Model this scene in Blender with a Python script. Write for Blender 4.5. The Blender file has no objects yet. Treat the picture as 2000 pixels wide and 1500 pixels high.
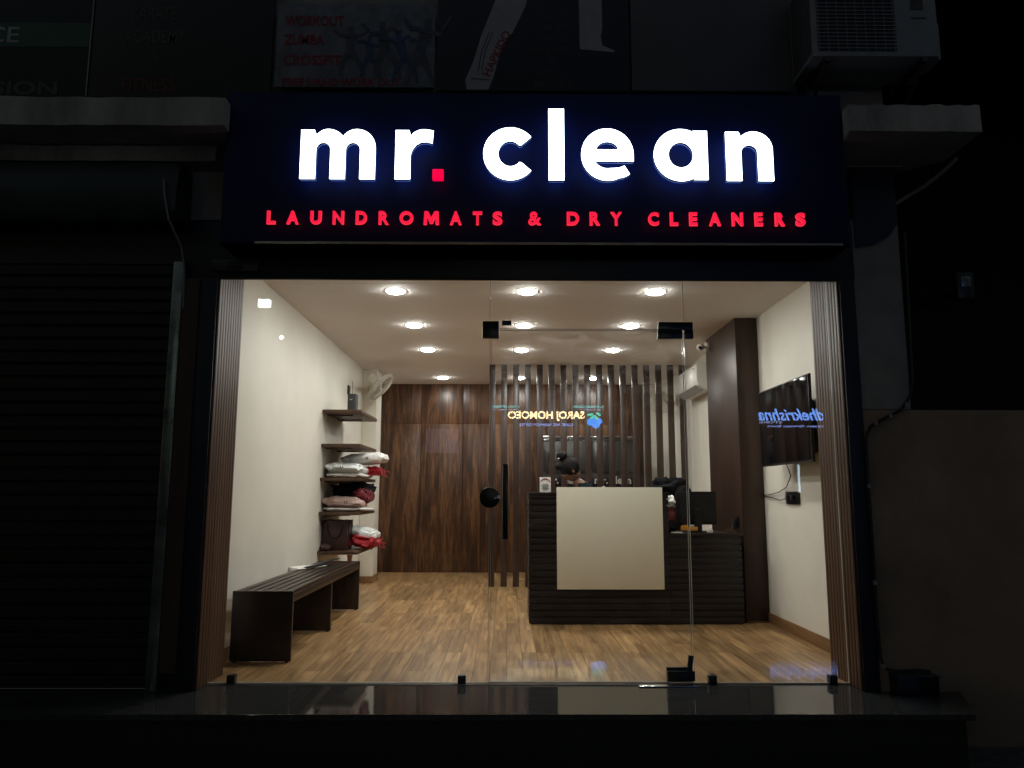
import bpy, bmesh, math, random
from mathutils import Vector, Matrix, noise
R = math.radians
S = bpy.context.scene
COL = S.collection
# ------------------------------------------------------------------ camera
cd = bpy.data.cameras.new('camera'); cam = bpy.data.objects.new('camera', cd); COL.objects.link(cam)
S.camera = cam
cd.sensor_width = 36; cd.lens = 1483.8 / 2000 * 36; cd.clip_end = 300; cd.clip_start = .05
_p, _y, _r = R(8.30), R(.358), R(.106)
F = Vector((math.sin(_y)*math.cos(_p), math.cos(_y)*math.cos(_p), math.sin(_p)))
Rt = Vector((math.cos(_y), -math.sin(_y), 0)); U = Rt.cross(F)
R2 = math.cos(_r)*Rt + math.sin(_r)*U; U2 = -math.sin(_r)*Rt + math.cos(_r)*U
M = Matrix((R2, U2, -F)).transposed().to_4x4(); M.translation = Vector((0, -4.65, 1.095))
cam.matrix_world = M
# ------------------------------------------------------------------ night sky
W = bpy.data.worlds.new('World'); S.world = W; W.use_nodes = True
wn = W.node_tree; wn.nodes.clear()
sk = wn.nodes.new('ShaderNodeTexSky'); sk.sky_type = 'NISHITA'; sk.sun_disc = False
sk.sun_elevation = R(1.5); sk.sun_rotation = R(200)
bg = wn.nodes.new('ShaderNodeBackground'); bg.inputs[1].default_value = .115
wo = wn.nodes.new('ShaderNodeOutputWorld')
wn.links.new(sk.outputs[0], bg.inputs[0]); wn.links.new(bg.outputs[0], wo.inputs[0])
LAMP = 178.0          # radiance of the ceiling diffusers
S.view_settings.view_transform = 'Standard'; S.view_settings.look = 'None'
S.view_settings.exposure = 0; S.view_settings.gamma = 1
S.render.engine = 'CYCLES'
try:
    S.cycles.use_denoising = True; S.cycles.sample_clamp_indirect = 3; S.cycles.max_bounces = 12; S.cycles.diffuse_bounces = 9; S.cycles.caustics_reflective = False
    S.cycles.transparent_max_bounces = 16
except Exception: pass

# ------------------------------------------------------------------ materials
def newmat(name):
    m = bpy.data.materials.new(name); m.use_nodes = True
    return m, m.node_tree, m.node_tree.nodes['Principled BSDF']
def setv(b, k, v):
    if k in b.inputs: b.inputs[k].default_value = v
def mat(name, col, rough=.5, metal=0, var=.12, vs=6, bump=0, bs=40, spec=.5, stretch=(1,1,1), rvar=0, coat=0):
    m, t, b = newmat(name)
    setv(b, 'Metallic', metal); setv(b, 'Specular IOR Level', spec); setv(b, 'Roughness', rough); setv(b, 'Coat Weight', coat)
    tc = t.nodes.new('ShaderNodeTexCoord'); mp = t.nodes.new('ShaderNodeMapping'); mp.inputs['Scale'].default_value = stretch
    t.links.new(tc.outputs['Object'], mp.inputs[0])
    n = t.nodes.new('ShaderNodeTexNoise'); n.inputs['Scale'].default_value = vs; n.inputs['Detail'].default_value = 6; n.inputs['Roughness'].default_value = .62
    t.links.new(mp.outputs[0], n.inputs[0])
    cr = t.nodes.new('ShaderNodeValToRGB'); cr.color_ramp.elements[0].position = .3; cr.color_ramp.elements[1].position = .7
    cr.color_ramp.elements[0].color = tuple(c*(1-var) for c in col)+(1,); cr.color_ramp.elements[1].color = tuple(min(1, c*(1+var)) for c in col)+(1,)
    t.links.new(n.outputs[0], cr.inputs[0]); t.links.new(cr.outputs[0], b.inputs['Base Color'])
    if rvar:
        mr = t.nodes.new('ShaderNodeMapRange'); mr.inputs[3].default_value = max(0, rough-rvar); mr.inputs[4].default_value = min(1, rough+rvar)
        t.links.new(n.outputs[0], mr.inputs[0]); t.links.new(mr.outputs[0], b.inputs['Roughness'])
    if bump:
        n2 = t.nodes.new('ShaderNodeTexNoise'); n2.inputs['Scale'].default_value = bs; n2.inputs['Detail'].default_value = 4
        t.links.new(mp.outputs[0], n2.inputs[0])
        bp = t.nodes.new('ShaderNodeBump'); bp.inputs['Strength'].default_value = bump; bp.inputs['Distance'].default_value = .01
        t.links.new(n2.outputs[0], bp.inputs['Height']); t.links.new(bp.outputs[0], b.inputs['Normal'])
    return m
def wood(name, stops, rough=.4, axis='Z', scale=9, streak=.07, panel=0, bump=.05, spec=.4, wav=0):
    """laminate: streaks drawn out along one axis, optional change of sheet every `panel` metres along X"""
    m, t, b = newmat(name); L = t.links
    tc = t.nodes.new('ShaderNodeTexCoord'); mp = t.nodes.new('ShaderNodeMapping')
    mp.inputs['Scale'].default_value = {'Z': (1, 1, streak), 'Y': (1, streak, 1), 'X': (streak, 1, 1)}[axis]
    src = tc.outputs['Object']
    if panel:
        sp = t.nodes.new('ShaderNodeSeparateXYZ'); L.new(src, sp.inputs[0])
        dv = t.nodes.new('ShaderNodeMath'); dv.operation = 'DIVIDE'; dv.inputs[1].default_value = panel; L.new(sp.outputs[0], dv.inputs[0])
        fl = t.nodes.new('ShaderNodeMath'); fl.operation = 'FLOOR'; L.new(dv.outputs[0], fl.inputs[0])
        wh = t.nodes.new('ShaderNodeTexWhiteNoise'); wh.noise_dimensions = '1D'; L.new(fl.outputs[0], wh.inputs['W'])
        sc = t.nodes.new('ShaderNodeVectorMath'); sc.operation = 'SCALE'; sc.inputs['Scale'].default_value = 13; L.new(wh.outputs['Color'], sc.inputs[0])
        ad = t.nodes.new('ShaderNodeVectorMath'); ad.operation = 'ADD'; L.new(src, ad.inputs[0]); L.new(sc.outputs[0], ad.inputs[1]); src = ad.outputs[0]
    L.new(src, mp.inputs[0])
    n = t.nodes.new('ShaderNodeTexNoise'); n.inputs['Scale'].default_value = scale; n.inputs['Detail'].default_value = 9; n.inputs['Roughness'].default_value = .6
    n.inputs['Distortion'].default_value = .7 + wav
    L.new(mp.outputs[0], n.inputs[0])
    n2 = t.nodes.new('ShaderNodeTexNoise'); n2.inputs['Scale'].default_value = scale*7; n2.inputs['Detail'].default_value = 5
    L.new(mp.outputs[0], n2.inputs[0])
    mx = t.nodes.new('ShaderNodeMix'); mx.inputs[0].default_value = .3; L.new(n.outputs[0], mx.inputs[2]); L.new(n2.outputs[0], mx.inputs[3])
    cr = t.nodes.new('ShaderNodeValToRGB'); els = cr.color_ramp.elements
    for i, (p, c) in enumerate(stops):
        e = els[i] if i < 2 else els.new(p)
        e.position = p; e.color = tuple(c)+(1,)
    L.new(mx.outputs[0], cr.inputs[0]); L.new(cr.outputs[0], b.inputs['Base Color'])
    setv(b, 'Roughness', rough); setv(b, 'Specular IOR Level', spec)
    bp = t.nodes.new('ShaderNodeBump'); bp.inputs['Strength'].default_value = bump; bp.inputs['Distance'].default_value = .004
    L.new(n2.outputs[0], bp.inputs['Height']); L.new(bp.outputs[0], b.inputs['Normal'])
    return m
def emit(name, col, s, base=(.5,.5,.5)):
    m, t, b = newmat(name)
    b.inputs['Base Color'].default_value = tuple(base)+(1,)
    b.inputs['Emission Color'].default_value = tuple(col)+(1,); b.inputs['Emission Strength'].default_value = s
    return m
def glassmat(name, dust=.006):
    m = bpy.data.materials.new(name); m.use_nodes = True; t = m.node_tree; t.nodes.clear(); L = t.links
    tr = t.nodes.new('ShaderNodeBsdfTransparent'); tr.inputs[0].default_value = (.97, .985, .975, 1)
    gl = t.nodes.new('ShaderNodeBsdfGlossy'); gl.inputs['Roughness'].default_value = 0
    fr = t.nodes.new('ShaderNodeFresnel'); fr.inputs[0].default_value = 1.5
    ge = t.nodes.new('ShaderNodeNewGeometry')
    inv = t.nodes.new('ShaderNodeMath'); inv.operation = 'SUBTRACT'; inv.inputs[0].default_value = 1; L.new(ge.outputs['Backfacing'], inv.inputs[1])
    k = t.nodes.new('ShaderNodeMath'); k.operation = 'MULTIPLY'; k.inputs[1].default_value = 1.85; k.use_clamp = True; L.new(fr.outputs[0], k.inputs[0])
    k2 = t.nodes.new('ShaderNodeMath'); k2.operation = 'MULTIPLY'; L.new(k.outputs[0], k2.inputs[0]); L.new(inv.outputs[0], k2.inputs[1])
    mx = t.nodes.new('ShaderNodeMixShader'); L.new(k2.outputs[0], mx.inputs[0]); L.new(tr.outputs[0], mx.inputs[1]); L.new(gl.outputs[0], mx.inputs[2])
    # wiped smears and dust on the pane
    tc = t.nodes.new('ShaderNodeTexCoord'); mp = t.nodes.new('ShaderNodeMapping'); mp.inputs['Rotation'].default_value = (0, .5, 0); mp.inputs['Scale'].default_value = (1, 1, 3.2)
    L.new(tc.outputs['Object'], mp.inputs[0])
    no = t.nodes.new('ShaderNodeTexNoise'); no.inputs['Scale'].default_value = 3.4; no.inputs['Detail'].default_value = 9; no.inputs['Roughness'].default_value = .72; no.inputs['Distortion'].default_value = 1.2
    L.new(mp.outputs[0], no.inputs[0])
    mr = t.nodes.new('ShaderNodeMapRange'); mr.inputs[1].default_value = .47; mr.inputs[2].default_value = .75; mr.inputs[3].default_value = 0; mr.inputs[4].default_value = dust
    L.new(no.outputs[0], mr.inputs[0])
    sx = t.nodes.new('ShaderNodeSeparateXYZ'); L.new(tc.outputs['Object'], sx.inputs[0])
    mz = t.nodes.new('ShaderNodeMapRange'); mz.inputs[1].default_value = 1.45; mz.inputs[2].default_value = 2.1; mz.inputs[3].default_value = .06; mz.inputs[4].default_value = 1; L.new(sx.outputs[2], mz.inputs[0])
    mq = t.nodes.new('ShaderNodeMath'); mq.operation = 'MULTIPLY'; L.new(mr.outputs[0], mq.inputs[0]); L.new(mz.outputs[0], mq.inputs[1])
    df = t.nodes.new('ShaderNodeBsdfTranslucent'); df.inputs[0].default_value = (.8, .8, .78, 1)
    mx2 = t.nodes.new('ShaderNodeMixShader'); L.new(mq.outputs[0], mx2.inputs[0]); L.new(mx.outputs[0], mx2.inputs[1]); L.new(df.outputs[0], mx2.inputs[2])
    o = t.nodes.new('ShaderNodeOutputMaterial'); L.new(mx2.outputs[0], o.inputs[0])
    return m

WAL = [(.32, (.018,.008,.004)), (.43, (.04,.017,.009)), (.52, (.085,.037,.017)), (.60, (.16,.075,.03)), (.70, (.04,.018,.01)), (.8, (.11,.05,.024))]
M_walnut = wood('walnut_laminate_sheet', WAL, .34, 'Z', 8.5, .10, .305, .03, wav=.6)
DRK = [(.35, (.016,.008,.006)), (.5, (.03,.015,.011)), (.68, (.05,.026,.018))]
M_wenge = wood('dark_wenge_laminate', DRK, .42, 'Z', 14, .05)
M_wengeX = wood('dark_wenge_laminate_across', [(.35,(.0105,.006,.005)),(.5,(.013,.0075,.006)),(.68,(.016,.0095,.0075))], .45, 'X', 9, .12)
M_bench = wood('dark_brown_bench_wood', [(.35,(.016,.008,.006)),(.5,(.026,.014,.010)),(.68,(.04,.022,.016))], .36, 'Y', 16, .05)
M_shelf = wood('brown_shelf_laminate', [(.35,(.04,.019,.011)),(.5,(.07,.035,.02)),(.68,(.11,.058,.034))], .45, 'Y', 14, .06)
M_col = wood('brown_column_laminate', [(.35,(.018,.009,.006)),(.5,(.032,.016,.010)),(.68,(.054,.028,.017))], .38, 'Z', 12, .06)
M_slat = wood('brown_screen_slat_laminate', [(.35,(.022,.013,.010)),(.5,(.036,.021,.016)),(.68,(.055,.032,.023))], .3, 'Z', 14, .06)
M_jamb = wood('brown_fluted_laminate', [(.35,(.06,.028,.015)),(.5,(.085,.041,.022)),(.68,(.115,.058,.031))], .4, 'Z', 30, .012, spec=.4, bump=0, wav=-.68)
M_skirt = wood('light_wood_skirting', [(.35,(.16,.08,.035)),(.5,(.23,.12,.052)),(.68,(.3,.17,.08))], .4, 'Y', 14, .06)
M_paint = mat('cream_wall_paint', (.73,.70,.62), .5, var=.045, vs=2.2, bump=.22, bs=5)
M_ceil = mat('ceiling_paint', (.94,.91,.90), .8, var=.03, vs=1.2, bump=.05, bs=8)
M_granite = mat('polished_black_granite', (.036,.037,.037), .045, var=.55, vs=45, spec=.42, rvar=.012)
M_riser = mat('black_step_riser', (.008,.008,.009), .55, var=.4, vs=20)
M_asph = mat('asphalt', (.11,.108,.105), .95, var=.45, vs=14, bump=.8, bs=120, spec=.12)
M_black = mat('black_cladding', (.008,.011,.022), .42, var=.25, vs=4)
M_navy = mat('navy_sign_board', (.004,.010,.064), .55, var=.15, vs=3, spec=.2)
M_hdr = mat('navy_header_panel', (.006,.009,.022), .42, var=.2, vs=3)
M_alu = mat('aluminium_strip', (.42,.4,.37), .35, .8, var=.2, vs=9)
M_steel = mat('dull_steel', (.3,.34,.33), .3, .9, var=.3, vs=9, rvar=.1)
M_fit = mat('black_glass_fitting', (.006,.006,.008), .3, .0, var=.1)
M_fit2 = mat('dark_grey_fitting', (.045,.045,.05), .35, .3, var=.1)
M_chrome = mat('brushed_chrome', (.55,.55,.56), .22, 1, var=.1)
M_shut = mat('black_shutter_steel', (.012,.012,.012), .5, .3, var=.4, vs=5)
M_conc = mat('dirty_concrete', (.32,.31,.29), .9, var=.45, vs=3.5, bump=.4, bs=30, stretch=(1,1,.35))
M_conc2 = mat('grey_plaster', (.27,.26,.25), .9, var=.25, vs=3, bump=.3, bs=20)
M_brownwall = mat('stained_brown_plaster', (.28,.205,.15), .9, var=.25, vs=2.2, bump=.3, bs=25)
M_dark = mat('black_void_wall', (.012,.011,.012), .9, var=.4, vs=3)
M_ban = mat('black_banner_vinyl', (.008,.008,.010), .5, var=.2)
M_bannavy = mat('navy_banner_vinyl', (.010,.013,.030), .5, var=.2)
M_green = mat('green_banner_band', (.01,.07,.045), .5, var=.15)
M_inkw = mat('faded_white_print', (.30,.30,.33), .6, var=.15, vs=12)
M_inkd = mat('dim_grey_print', (.055,.055,.05), .6, var=.3, vs=12)
M_inkr = mat('red_print', (.26,.02,.03), .6, var=.2, vs=12)
M_inkb = mat('blue_print', (.015,.05,.2), .6, var=.2, vs=12)
M_inkk = mat('black_print', (.01,.01,.015), .6, var=.2)
M_greypanel = mat('grey_blank_panel', (.085,.085,.10), .6, var=.2, vs=2)
M_acout = mat('weathered_white_metal', (.22,.235,.26), .55, var=.15, vs=5)
M_acdark = mat('black_coil_mesh', (.02,.023,.03), .6, var=.2)
M_acin = mat('white_plastic', (.74,.72,.67), .35, var=.03)
M_fan = mat('cream_fan_plastic', (.58,.54,.46), .4, var=.05)
M_scr = mat('glossy_black_screen', (.003,.003,.004), .04, var=.1, spec=.2)
M_bezel = mat('black_plastic', (.006,.006,.0065), .45, var=.1, spec=.3)
M_cream = mat('cream_acrylic_panel', (.88,.84,.68), .3, var=.025, vs=1.2, spec=.35)
M_white = mat('white_card', (.82,.8,.76), .5, var=.03)
M_poly = mat('white_laundry_poly', (.8,.79,.76), .4, var=.08, vs=9, bump=.5, bs=14)
M_polyg = mat('grey_white_laundry_poly', (.66,.69,.68), .4, var=.08, vs=9, bump=.5, bs=14)
M_pink = mat('pinkish_laundry_cloth', (.42,.29,.26), .7, var=.1, vs=9, bump=.5, bs=14)
M_red = mat('red_drawstring_cloth', (.36,.012,.02), .6, var=.2, vs=20, bump=.5, bs=20)
M_maroon = mat('maroon_cloth', (.13,.008,.014), .7, var=.25, vs=14, bump=.5, bs=18)
M_bcloth = mat('black_cloth', (.006,.006,.008), .8, var=.3, vs=12, bump=.6, bs=16, spec=.15)
M_leather = mat('dark_brown_leather', (.045,.016,.012), .4, var=.25, vs=9, bump=.4, bs=60)
M_steelw = mat('stainless_machine_door', (.15,.15,.15), .32, .75, var=.12, vs=3, stretch=(1,1,.2), rvar=.07)
M_steelb = mat('stainless_machine_body', (.10,.095,.09), .36, .7, var=.15, vs=3)
M_yellow = mat('orange_yellow_plastic', (.75,.33,.03), .4, var=.1)
M_skin = mat('brown_skin', (.20,.095,.06), .5, var=.08, vs=9)
M_hair = mat('black_hair', (.005,.004,.004), .55, var=.3, vs=40, bump=.8, bs=90, stretch=(1,1,.3), spec=.14)
M_shirt = mat('navy_shirt_cloth', (.006,.011,.016), .85, var=.2, vs=10, bump=.4, bs=20, spec=.15)
M_trous = mat('dark_trouser_cloth', (.014,.014,.018), .85, var=.2, vs=10)
M_eye = mat('eye_white', (.6,.58,.55), .3, var=.02)
M_lip = mat('lip_skin', (.22,.06,.05), .45, var=.05)
M_cable = mat('black_cable_rubber', (.008,.008,.008), .5, var=.1)
M_glass = glassmat('shop_glass'); M_glassd = glassmat('smeared_door_glass', .13)
M_gedge = mat('polished_glass_edge', (.62,.64,.58), .15, .0, var=.1, spec=1)
M_E = emit('cool_white_lit_acrylic', (.86,.93,1), 6)
M_Eback = emit('blue_white_back_glow', (.16,.32,1), 1.35)
M_Eside = mat('navy_letter_return', (.02,.05,.16), .35, var=.05)
M_Edot = emit('lit_red_dot', (1,.0,.062), 1.0, (.3,.02,.04))
M_Er = emit('lit_red_acrylic', (1,.012,.06), .95, (.3,.02,.04))
M_Er2 = emit('lit_red_letter_return', (1,.035,.06), 1.05, (.3,.02,.04))
M_lamp = emit('led_diffuser', (1,.975,.93), LAMP, (.8,.8,.8))
def _grad():
    t = M_lamp.node_tree; b = t.nodes['Principled BSDF']; L = t.links
    tc = t.nodes.new('ShaderNodeTexCoord'); sp = t.nodes.new('ShaderNodeSeparateXYZ'); L.new(tc.outputs['Object'], sp.inputs[0])
    cb = t.nodes.new('ShaderNodeCombineXYZ'); L.new(sp.outputs[0], cb.inputs[0]); L.new(sp.outputs[1], cb.inputs[1])
    ln = t.nodes.new('ShaderNodeVectorMath'); ln.operation = 'LENGTH'; L.new(cb.outputs[0], ln.inputs[0])
    mr = t.nodes.new('ShaderNodeMapRange'); mr.interpolation_type = 'SMOOTHSTEP'
    mr.inputs[1].default_value = .03; mr.inputs[2].default_value = .074; mr.inputs[3].default_value = LAMP*2; mr.inputs[4].default_value = LAMP*.5
    L.new(ln.outputs['Value'], mr.inputs[0]); L.new(mr.outputs[0], b.inputs['Emission Strength'])
_grad()

def floor_mat():
    m, t, b = newmat('oak_laminate_planks'); L = t.links
    tc = t.nodes.new('ShaderNodeTexCoord'); mp = t.nodes.new('ShaderNodeMapping'); mp.inputs['Rotation'].default_value = (0, 0, R(90))
    L.new(tc.outputs['Object'], mp.inputs[0])
    br = t.nodes.new('ShaderNodeTexBrick'); br.inputs['Scale'].default_value = 1
    br.inputs['Brick Width'].default_value = .9; br.inputs['Row Height'].default_value = .105; br.inputs['Mortar Size'].default_value = .0018
    br.inputs['Mortar Smooth'].default_value = .3; br.offset = .37; br.offset_frequency = 3; br.inputs['Bias'].default_value = 0
    br.inputs['Color1'].default_value = (0,0,0,1); br.inputs['Color2'].default_value = (1,1,1,1); br.inputs['Mortar'].default_value = (.1,.1,.1,1)
    L.new(mp.outputs[0], br.inputs[0])
    sc = t.nodes.new('ShaderNodeVectorMath'); sc.operation = 'SCALE'; sc.inputs['Scale'].default_value = 9; L.new(br.outputs['Color'], sc.inputs[0])
    ad = t.nodes.new('ShaderNodeVectorMath'); ad.operation = 'ADD'; L.new(tc.outputs['Object'], ad.inputs[0]); L.new(sc.outputs[0], ad.inputs[1])
    mp2 = t.nodes.new('ShaderNodeMapping'); mp2.inputs['Scale'].default_value = (1, .09, 1); L.new(ad.outputs[0], mp2.inputs[0]); mp2.inputs['Scale'].default_value = (1, .06, 1)
    n = t.nodes.new('ShaderNodeTexNoise'); n.inputs['Scale'].default_value = 30; n.inputs['Detail'].default_value = 8; n.inputs['Distortion'].default_value = .6; L.new(mp2.outputs[0], n.inputs[0])
    n3 = t.nodes.new('ShaderNodeTexNoise'); n3.inputs['Scale'].default_value = 7; n3.inputs['Detail'].default_value = 5
    mp3 = t.nodes.new('ShaderNodeMapping'); mp3.inputs['Scale'].default_value = (1, .5, 1); L.new(ad.outputs[0], mp3.inputs[0]); L.new(mp3.outputs[0], n3.inputs[0])
    cr = t.nodes.new('ShaderNodeValToRGB'); e = cr.color_ramp.elements
    e[0].position = .28; e[0].color = (.155,.083,.031,1); e[1].position = .5; e[1].color = (.29,.17,.072,1)
    x = e.new(.72); x.color = (.44,.28,.13,1)
    L.new(n.outputs[0], cr.inputs[0])
    # every block its own tone
    mr = t.nodes.new('ShaderNodeMapRange'); mr.inputs[3].default_value = .80; mr.inputs[4].default_value = 1.28; L.new(br.outputs['Color'], mr.inputs[0])
    mr3 = t.nodes.new('ShaderNodeMapRange'); mr3.inputs[1].default_value = .3; mr3.inputs[2].default_value = .7; mr3.inputs[3].default_value = .82; mr3.inputs[4].default_value = 1.14; L.new(n3.outputs[0], mr3.inputs[0])
    mm = t.nodes.new('ShaderNodeMath'); mm.operation = 'MULTIPLY'; L.new(mr.outputs[0], mm.inputs[0]); L.new(mr3.outputs[0], mm.inputs[1])
    vs = t.nodes.new('ShaderNodeVectorMath'); vs.operation = 'SCALE'; L.new(cr.outputs[0], vs.inputs[0]); L.new(mm.outputs[0], vs.inputs['Scale'])
    mo = t.nodes.new('ShaderNodeMix'); mo.data_type = 'RGBA'; L.new(br.outputs['Fac'], mo.inputs[0]); L.new(vs.outputs[0], mo.inputs[6]); mo.inputs[7].default_value = (.05,.025,.012,1)
    L.new(mo.outputs[2], b.inputs['Base Color'])
    setv(b, 'Roughness', .36); setv(b, 'Specular IOR Level', .45)
    mr2 = t.nodes.new('ShaderNodeMapRange'); mr2.inputs[3].default_value = .27; mr2.inputs[4].default_value = .46; L.new(n3.outputs[0], mr2.inputs[0]); L.new(mr2.outputs[0], b.inputs['Roughness'])
    bp = t.nodes.new('ShaderNodeBump'); bp.inputs['Strength'].default_value = .08; bp.inputs['Distance'].default_value = .003
    L.new(n.outputs[0], bp.inputs['Height']); L.new(bp.outputs[0], b.inputs['Normal'])
    return m
M_floor = floor_mat()

# ------------------------------------------------------------------ mesh helpers
class MB:
    def __init__(s): s.v = []; s.f = []
    def add(s, vs, fs):
        o = len(s.v); s.v += [tuple(p) for p in vs]; s.f += [tuple(o+i for i in f) for f in fs]; return s
    def box(s, x0, x1, y0, y1, z0, z1):
        return s.add([(x, y, z) for z in (z0, z1) for y in (y0, y1) for x in (x0, x1)],
                     [(0,2,3,1),(4,5,7,6),(0,1,5,4),(2,6,7,3),(0,4,6,2),(1,3,7,5)])
    def obox(s, c, dx, dy, dz, rx=0, ry=0, rz=0):
        m = Matrix.Rotation(rz, 3, 'Z') @ Matrix.Rotation(ry, 3, 'Y') @ Matrix.Rotation(rx, 3, 'X'); c = Vector(c)
        return s.add([c + m @ Vector((x*dx/2, y*dy/2, z*dz/2)) for z in (-1, 1) for y in (-1, 1) for x in (-1, 1)],
                     [(0,2,3,1),(4,5,7,6),(0,1,5,4),(2,6,7,3),(0,4,6,2),(1,3,7,5)])
    def cyl(s, p0, p1, r0, r1=None, n=20, caps=True):
        p0 = Vector(p0); p1 = Vector(p1); r1 = r0 if r1 is None else r1
        d = (p1-p0).normalized(); a = d.orthogonal().normalized(); b = d.cross(a)
        vs = []
        for p, r in ((p0, r0), (p1, r1)):
            vs += [p + (a*math.cos(2*math.pi*i/n) + b*math.sin(2*math.pi*i/n))*r for i in range(n)]
        fs = [(i, (i+1) % n, n+(i+1) % n, n+i) for i in range(n)]
        if caps: fs += [tuple(range(n))[::-1], tuple(range(n, 2*n))]
        return s.add(vs, fs)
    def tube(s, pts, r, n=8, closed=False):
        pts = [Vector(p) for p in pts]; N = len(pts); vs = []; prev = None
        for i, p in enumerate(pts):
            d = (pts[(i+1) % N if closed else min(i+1, N-1)] - pts[(i-1) % N if closed else max(i-1, 0)]).normalized()
            if prev is None: a = d.orthogonal().normalized()
            else:
                a = prev - d*prev.dot(d); a = a.normalized() if a.length > 1e-6 else d.orthogonal().normalized()
            prev = a; b = d.cross(a); rr = r[i] if isinstance(r, (list, tuple)) else r
            vs += [p + (a*math.cos(2*math.pi*k/n) + b*math.sin(2*math.pi*k/n))*rr for k in range(n)]
        fs = []
        for i in range(N if closed else N-1):
            j = (i+1) % N
            for k in range(n): fs.append((i*n+k, i*n+(k+1) % n, j*n+(k+1) % n, j*n+k))
        if not closed: fs += [tuple(range(n))[::-1], tuple((N-1)*n+k for k in range(n))]
        return s.add(vs, fs)
    def prism(s, poly, f0, f1):
        """poly of 2D points; f0/f1 map (a,b)->3D for the two caps"""
        n = len(poly)
        return s.add([f0(*p) for p in poly] + [f1(*p) for p in poly],
                     [tuple(range(n))[::-1], tuple(range(n, 2*n))] + [(i, (i+1) % n, n+(i+1) % n, n+i) for i in range(n)])
    def ball(s, c, rx, ry, rz, nu=20, nv=12, fn=None, mat3=None):
        c = Vector(c); vs = []; fs = []
        for j in range(nv+1):
            th = math.pi*j/nv
            for i in range(nu):
                ph = 2*math.pi*i/nu
                p = Vector((math.sin(th)*math.cos(ph), math.sin(th)*math.sin(ph), math.cos(th)))
                if fn: p = fn(p)
                p = Vector((p.x*rx, p.y*ry, p.z*rz))
                if mat3: p = mat3 @ p
                vs.append(c+p)
        for j in range(nv):
            for i in range(nu): fs.append((j*nu+i, (j+1)*nu+i, (j+1)*nu+(i+1) % nu, j*nu+(i+1) % nu))
        return s.add(vs, fs)
def tag(o, label=None, cat=None, group=None, kind=None):
    if label: o['label'] = label
    if cat: o['category'] = cat
    if group: o['group'] = group
    if kind: o['kind'] = kind
    return o
def thing(name, label, cat, loc=(0,0,0), group=None):
    o = bpy.data.objects.new(name, None); COL.objects.link(o); o.location = loc; o.empty_display_size = .1
    return tag(o, label, cat, group)
def root_loc(p):
    while p.parent: p = p.parent
    return Vector(p.location)
def finish(me, mat_, bevel, smooth):
    bm = bmesh.new(); bm.from_mesh(me)
    bmesh.ops.remove_doubles(bm, verts=bm.verts, dist=1e-6)
    bmesh.ops.recalc_face_normals(bm, faces=bm.faces)
    if bevel:
        ed = [e for e in bm.edges if len(e.link_faces) == 2 and e.calc_face_angle(0) > .6]
        bmesh.ops.bevel(bm, geom=ed, offset=bevel, segments=2, affect='EDGES', profile=.6, clamp_overlap=True)
    bm.to_mesh(me); bm.free()
    if smooth:
        me.polygons.foreach_set('use_smooth', [True]*len(me.polygons))
        me.set_sharp_from_angle(angle=R(24 if bevel else 40))
    me.materials.append(mat_)
def part(name, mb, mat_, parent=None, bevel=0, smooth=True, loc=None, label=None):
    """one mesh object; geometry given in world metres, stored relative to its thing"""
    o0 = root_loc(parent) if parent else Vector(loc or (0,0,0))
    me = bpy.data.meshes.new(name); me.from_pydata([tuple(Vector(v)-o0) for v in mb.v], [], mb.f)
    finish(me, mat_, bevel, smooth)
    o = bpy.data.objects.new(name, me); COL.objects.link(o)
    if parent: o.parent = parent
    else: o.location = o0
    if label: o['label'] = label
    return o
def solo(name, mb, mat_, label, cat, loc=(0,0,0), bevel=0, group=None, kind=None, smooth=True):
    return tag(part(name, mb, mat_, None, bevel, smooth, loc), label, cat, group, kind)
def B(*a): return MB().box(*a)
def curve_mb(splines, depth, place):
    """filled 2D outlines (with holes) given a thickness; place(x, z, d) -> world"""
    cu = bpy.data.curves.new('outline', 'CURVE'); cu.dimensions = '2D'; cu.fill_mode = 'BOTH'; cu.extrude = .5
    for pts in splines:
        sp = cu.splines.new('POLY'); sp.points.add(len(pts)-1); sp.use_cyclic_u = True
        for p, q in zip(sp.points, pts): p.co = (q[0], q[1], 0, 1)
    return _c2mb(cu, depth, place)
def _c2mb(cu, depth, place, fit=None):
    ob = bpy.data.objects.new('tmp', cu); COL.objects.link(ob)
    dg = bpy.context.evaluated_depsgraph_get(); me = bpy.data.meshes.new_from_object(ob.evaluated_get(dg))
    vs = [v.co.copy() for v in me.vertices]; fs = [tuple(p.vertices) for p in me.polygons]
    bpy.data.objects.remove(ob); bpy.data.meshes.remove(me); bpy.data.curves.remove(cu)
    if fit:
        x0, x1, z0, z1 = fit; ax = min(v.x for v in vs); bx = max(v.x for v in vs); ay = min(v.y for v in vs); by = max(v.y for v in vs)
        kx = (x1-x0)/(bx-ax); kz = (z1-z0)/(by-ay) if z1 is not None else abs(kx)
        vs = [Vector((x0+(v.x-ax)*kx, z0+(v.y-ay)*kz, v.z)) for v in vs]
    zmax = max(abs(v.z) for v in vs) or 1
    mb = MB(); mb.add([place(v.x, v.y, (v.z/zmax+1)/2*depth) for v in vs], fs); return mb
def text_mb(s, fit, place, depth=.002, bold=0., shear=0., space=1.0):
    cu = bpy.data.curves.new('text', 'FONT'); cu.body = s; cu.size = 1; cu.offset = bold; cu.shear = shear; cu.extrude = .5
    cu.space_character = space; cu.resolution_u = 4
    return _c2mb(cu, depth, place, fit)
def arc(cx, cz, rx, rz, a0, a1, n=14):
    return [(cx+rx*math.cos(R(a0+(a1-a0)*i/n)), cz+rz*math.sin(R(a0+(a1-a0)*i/n))) for i in range(n+1)]

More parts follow.
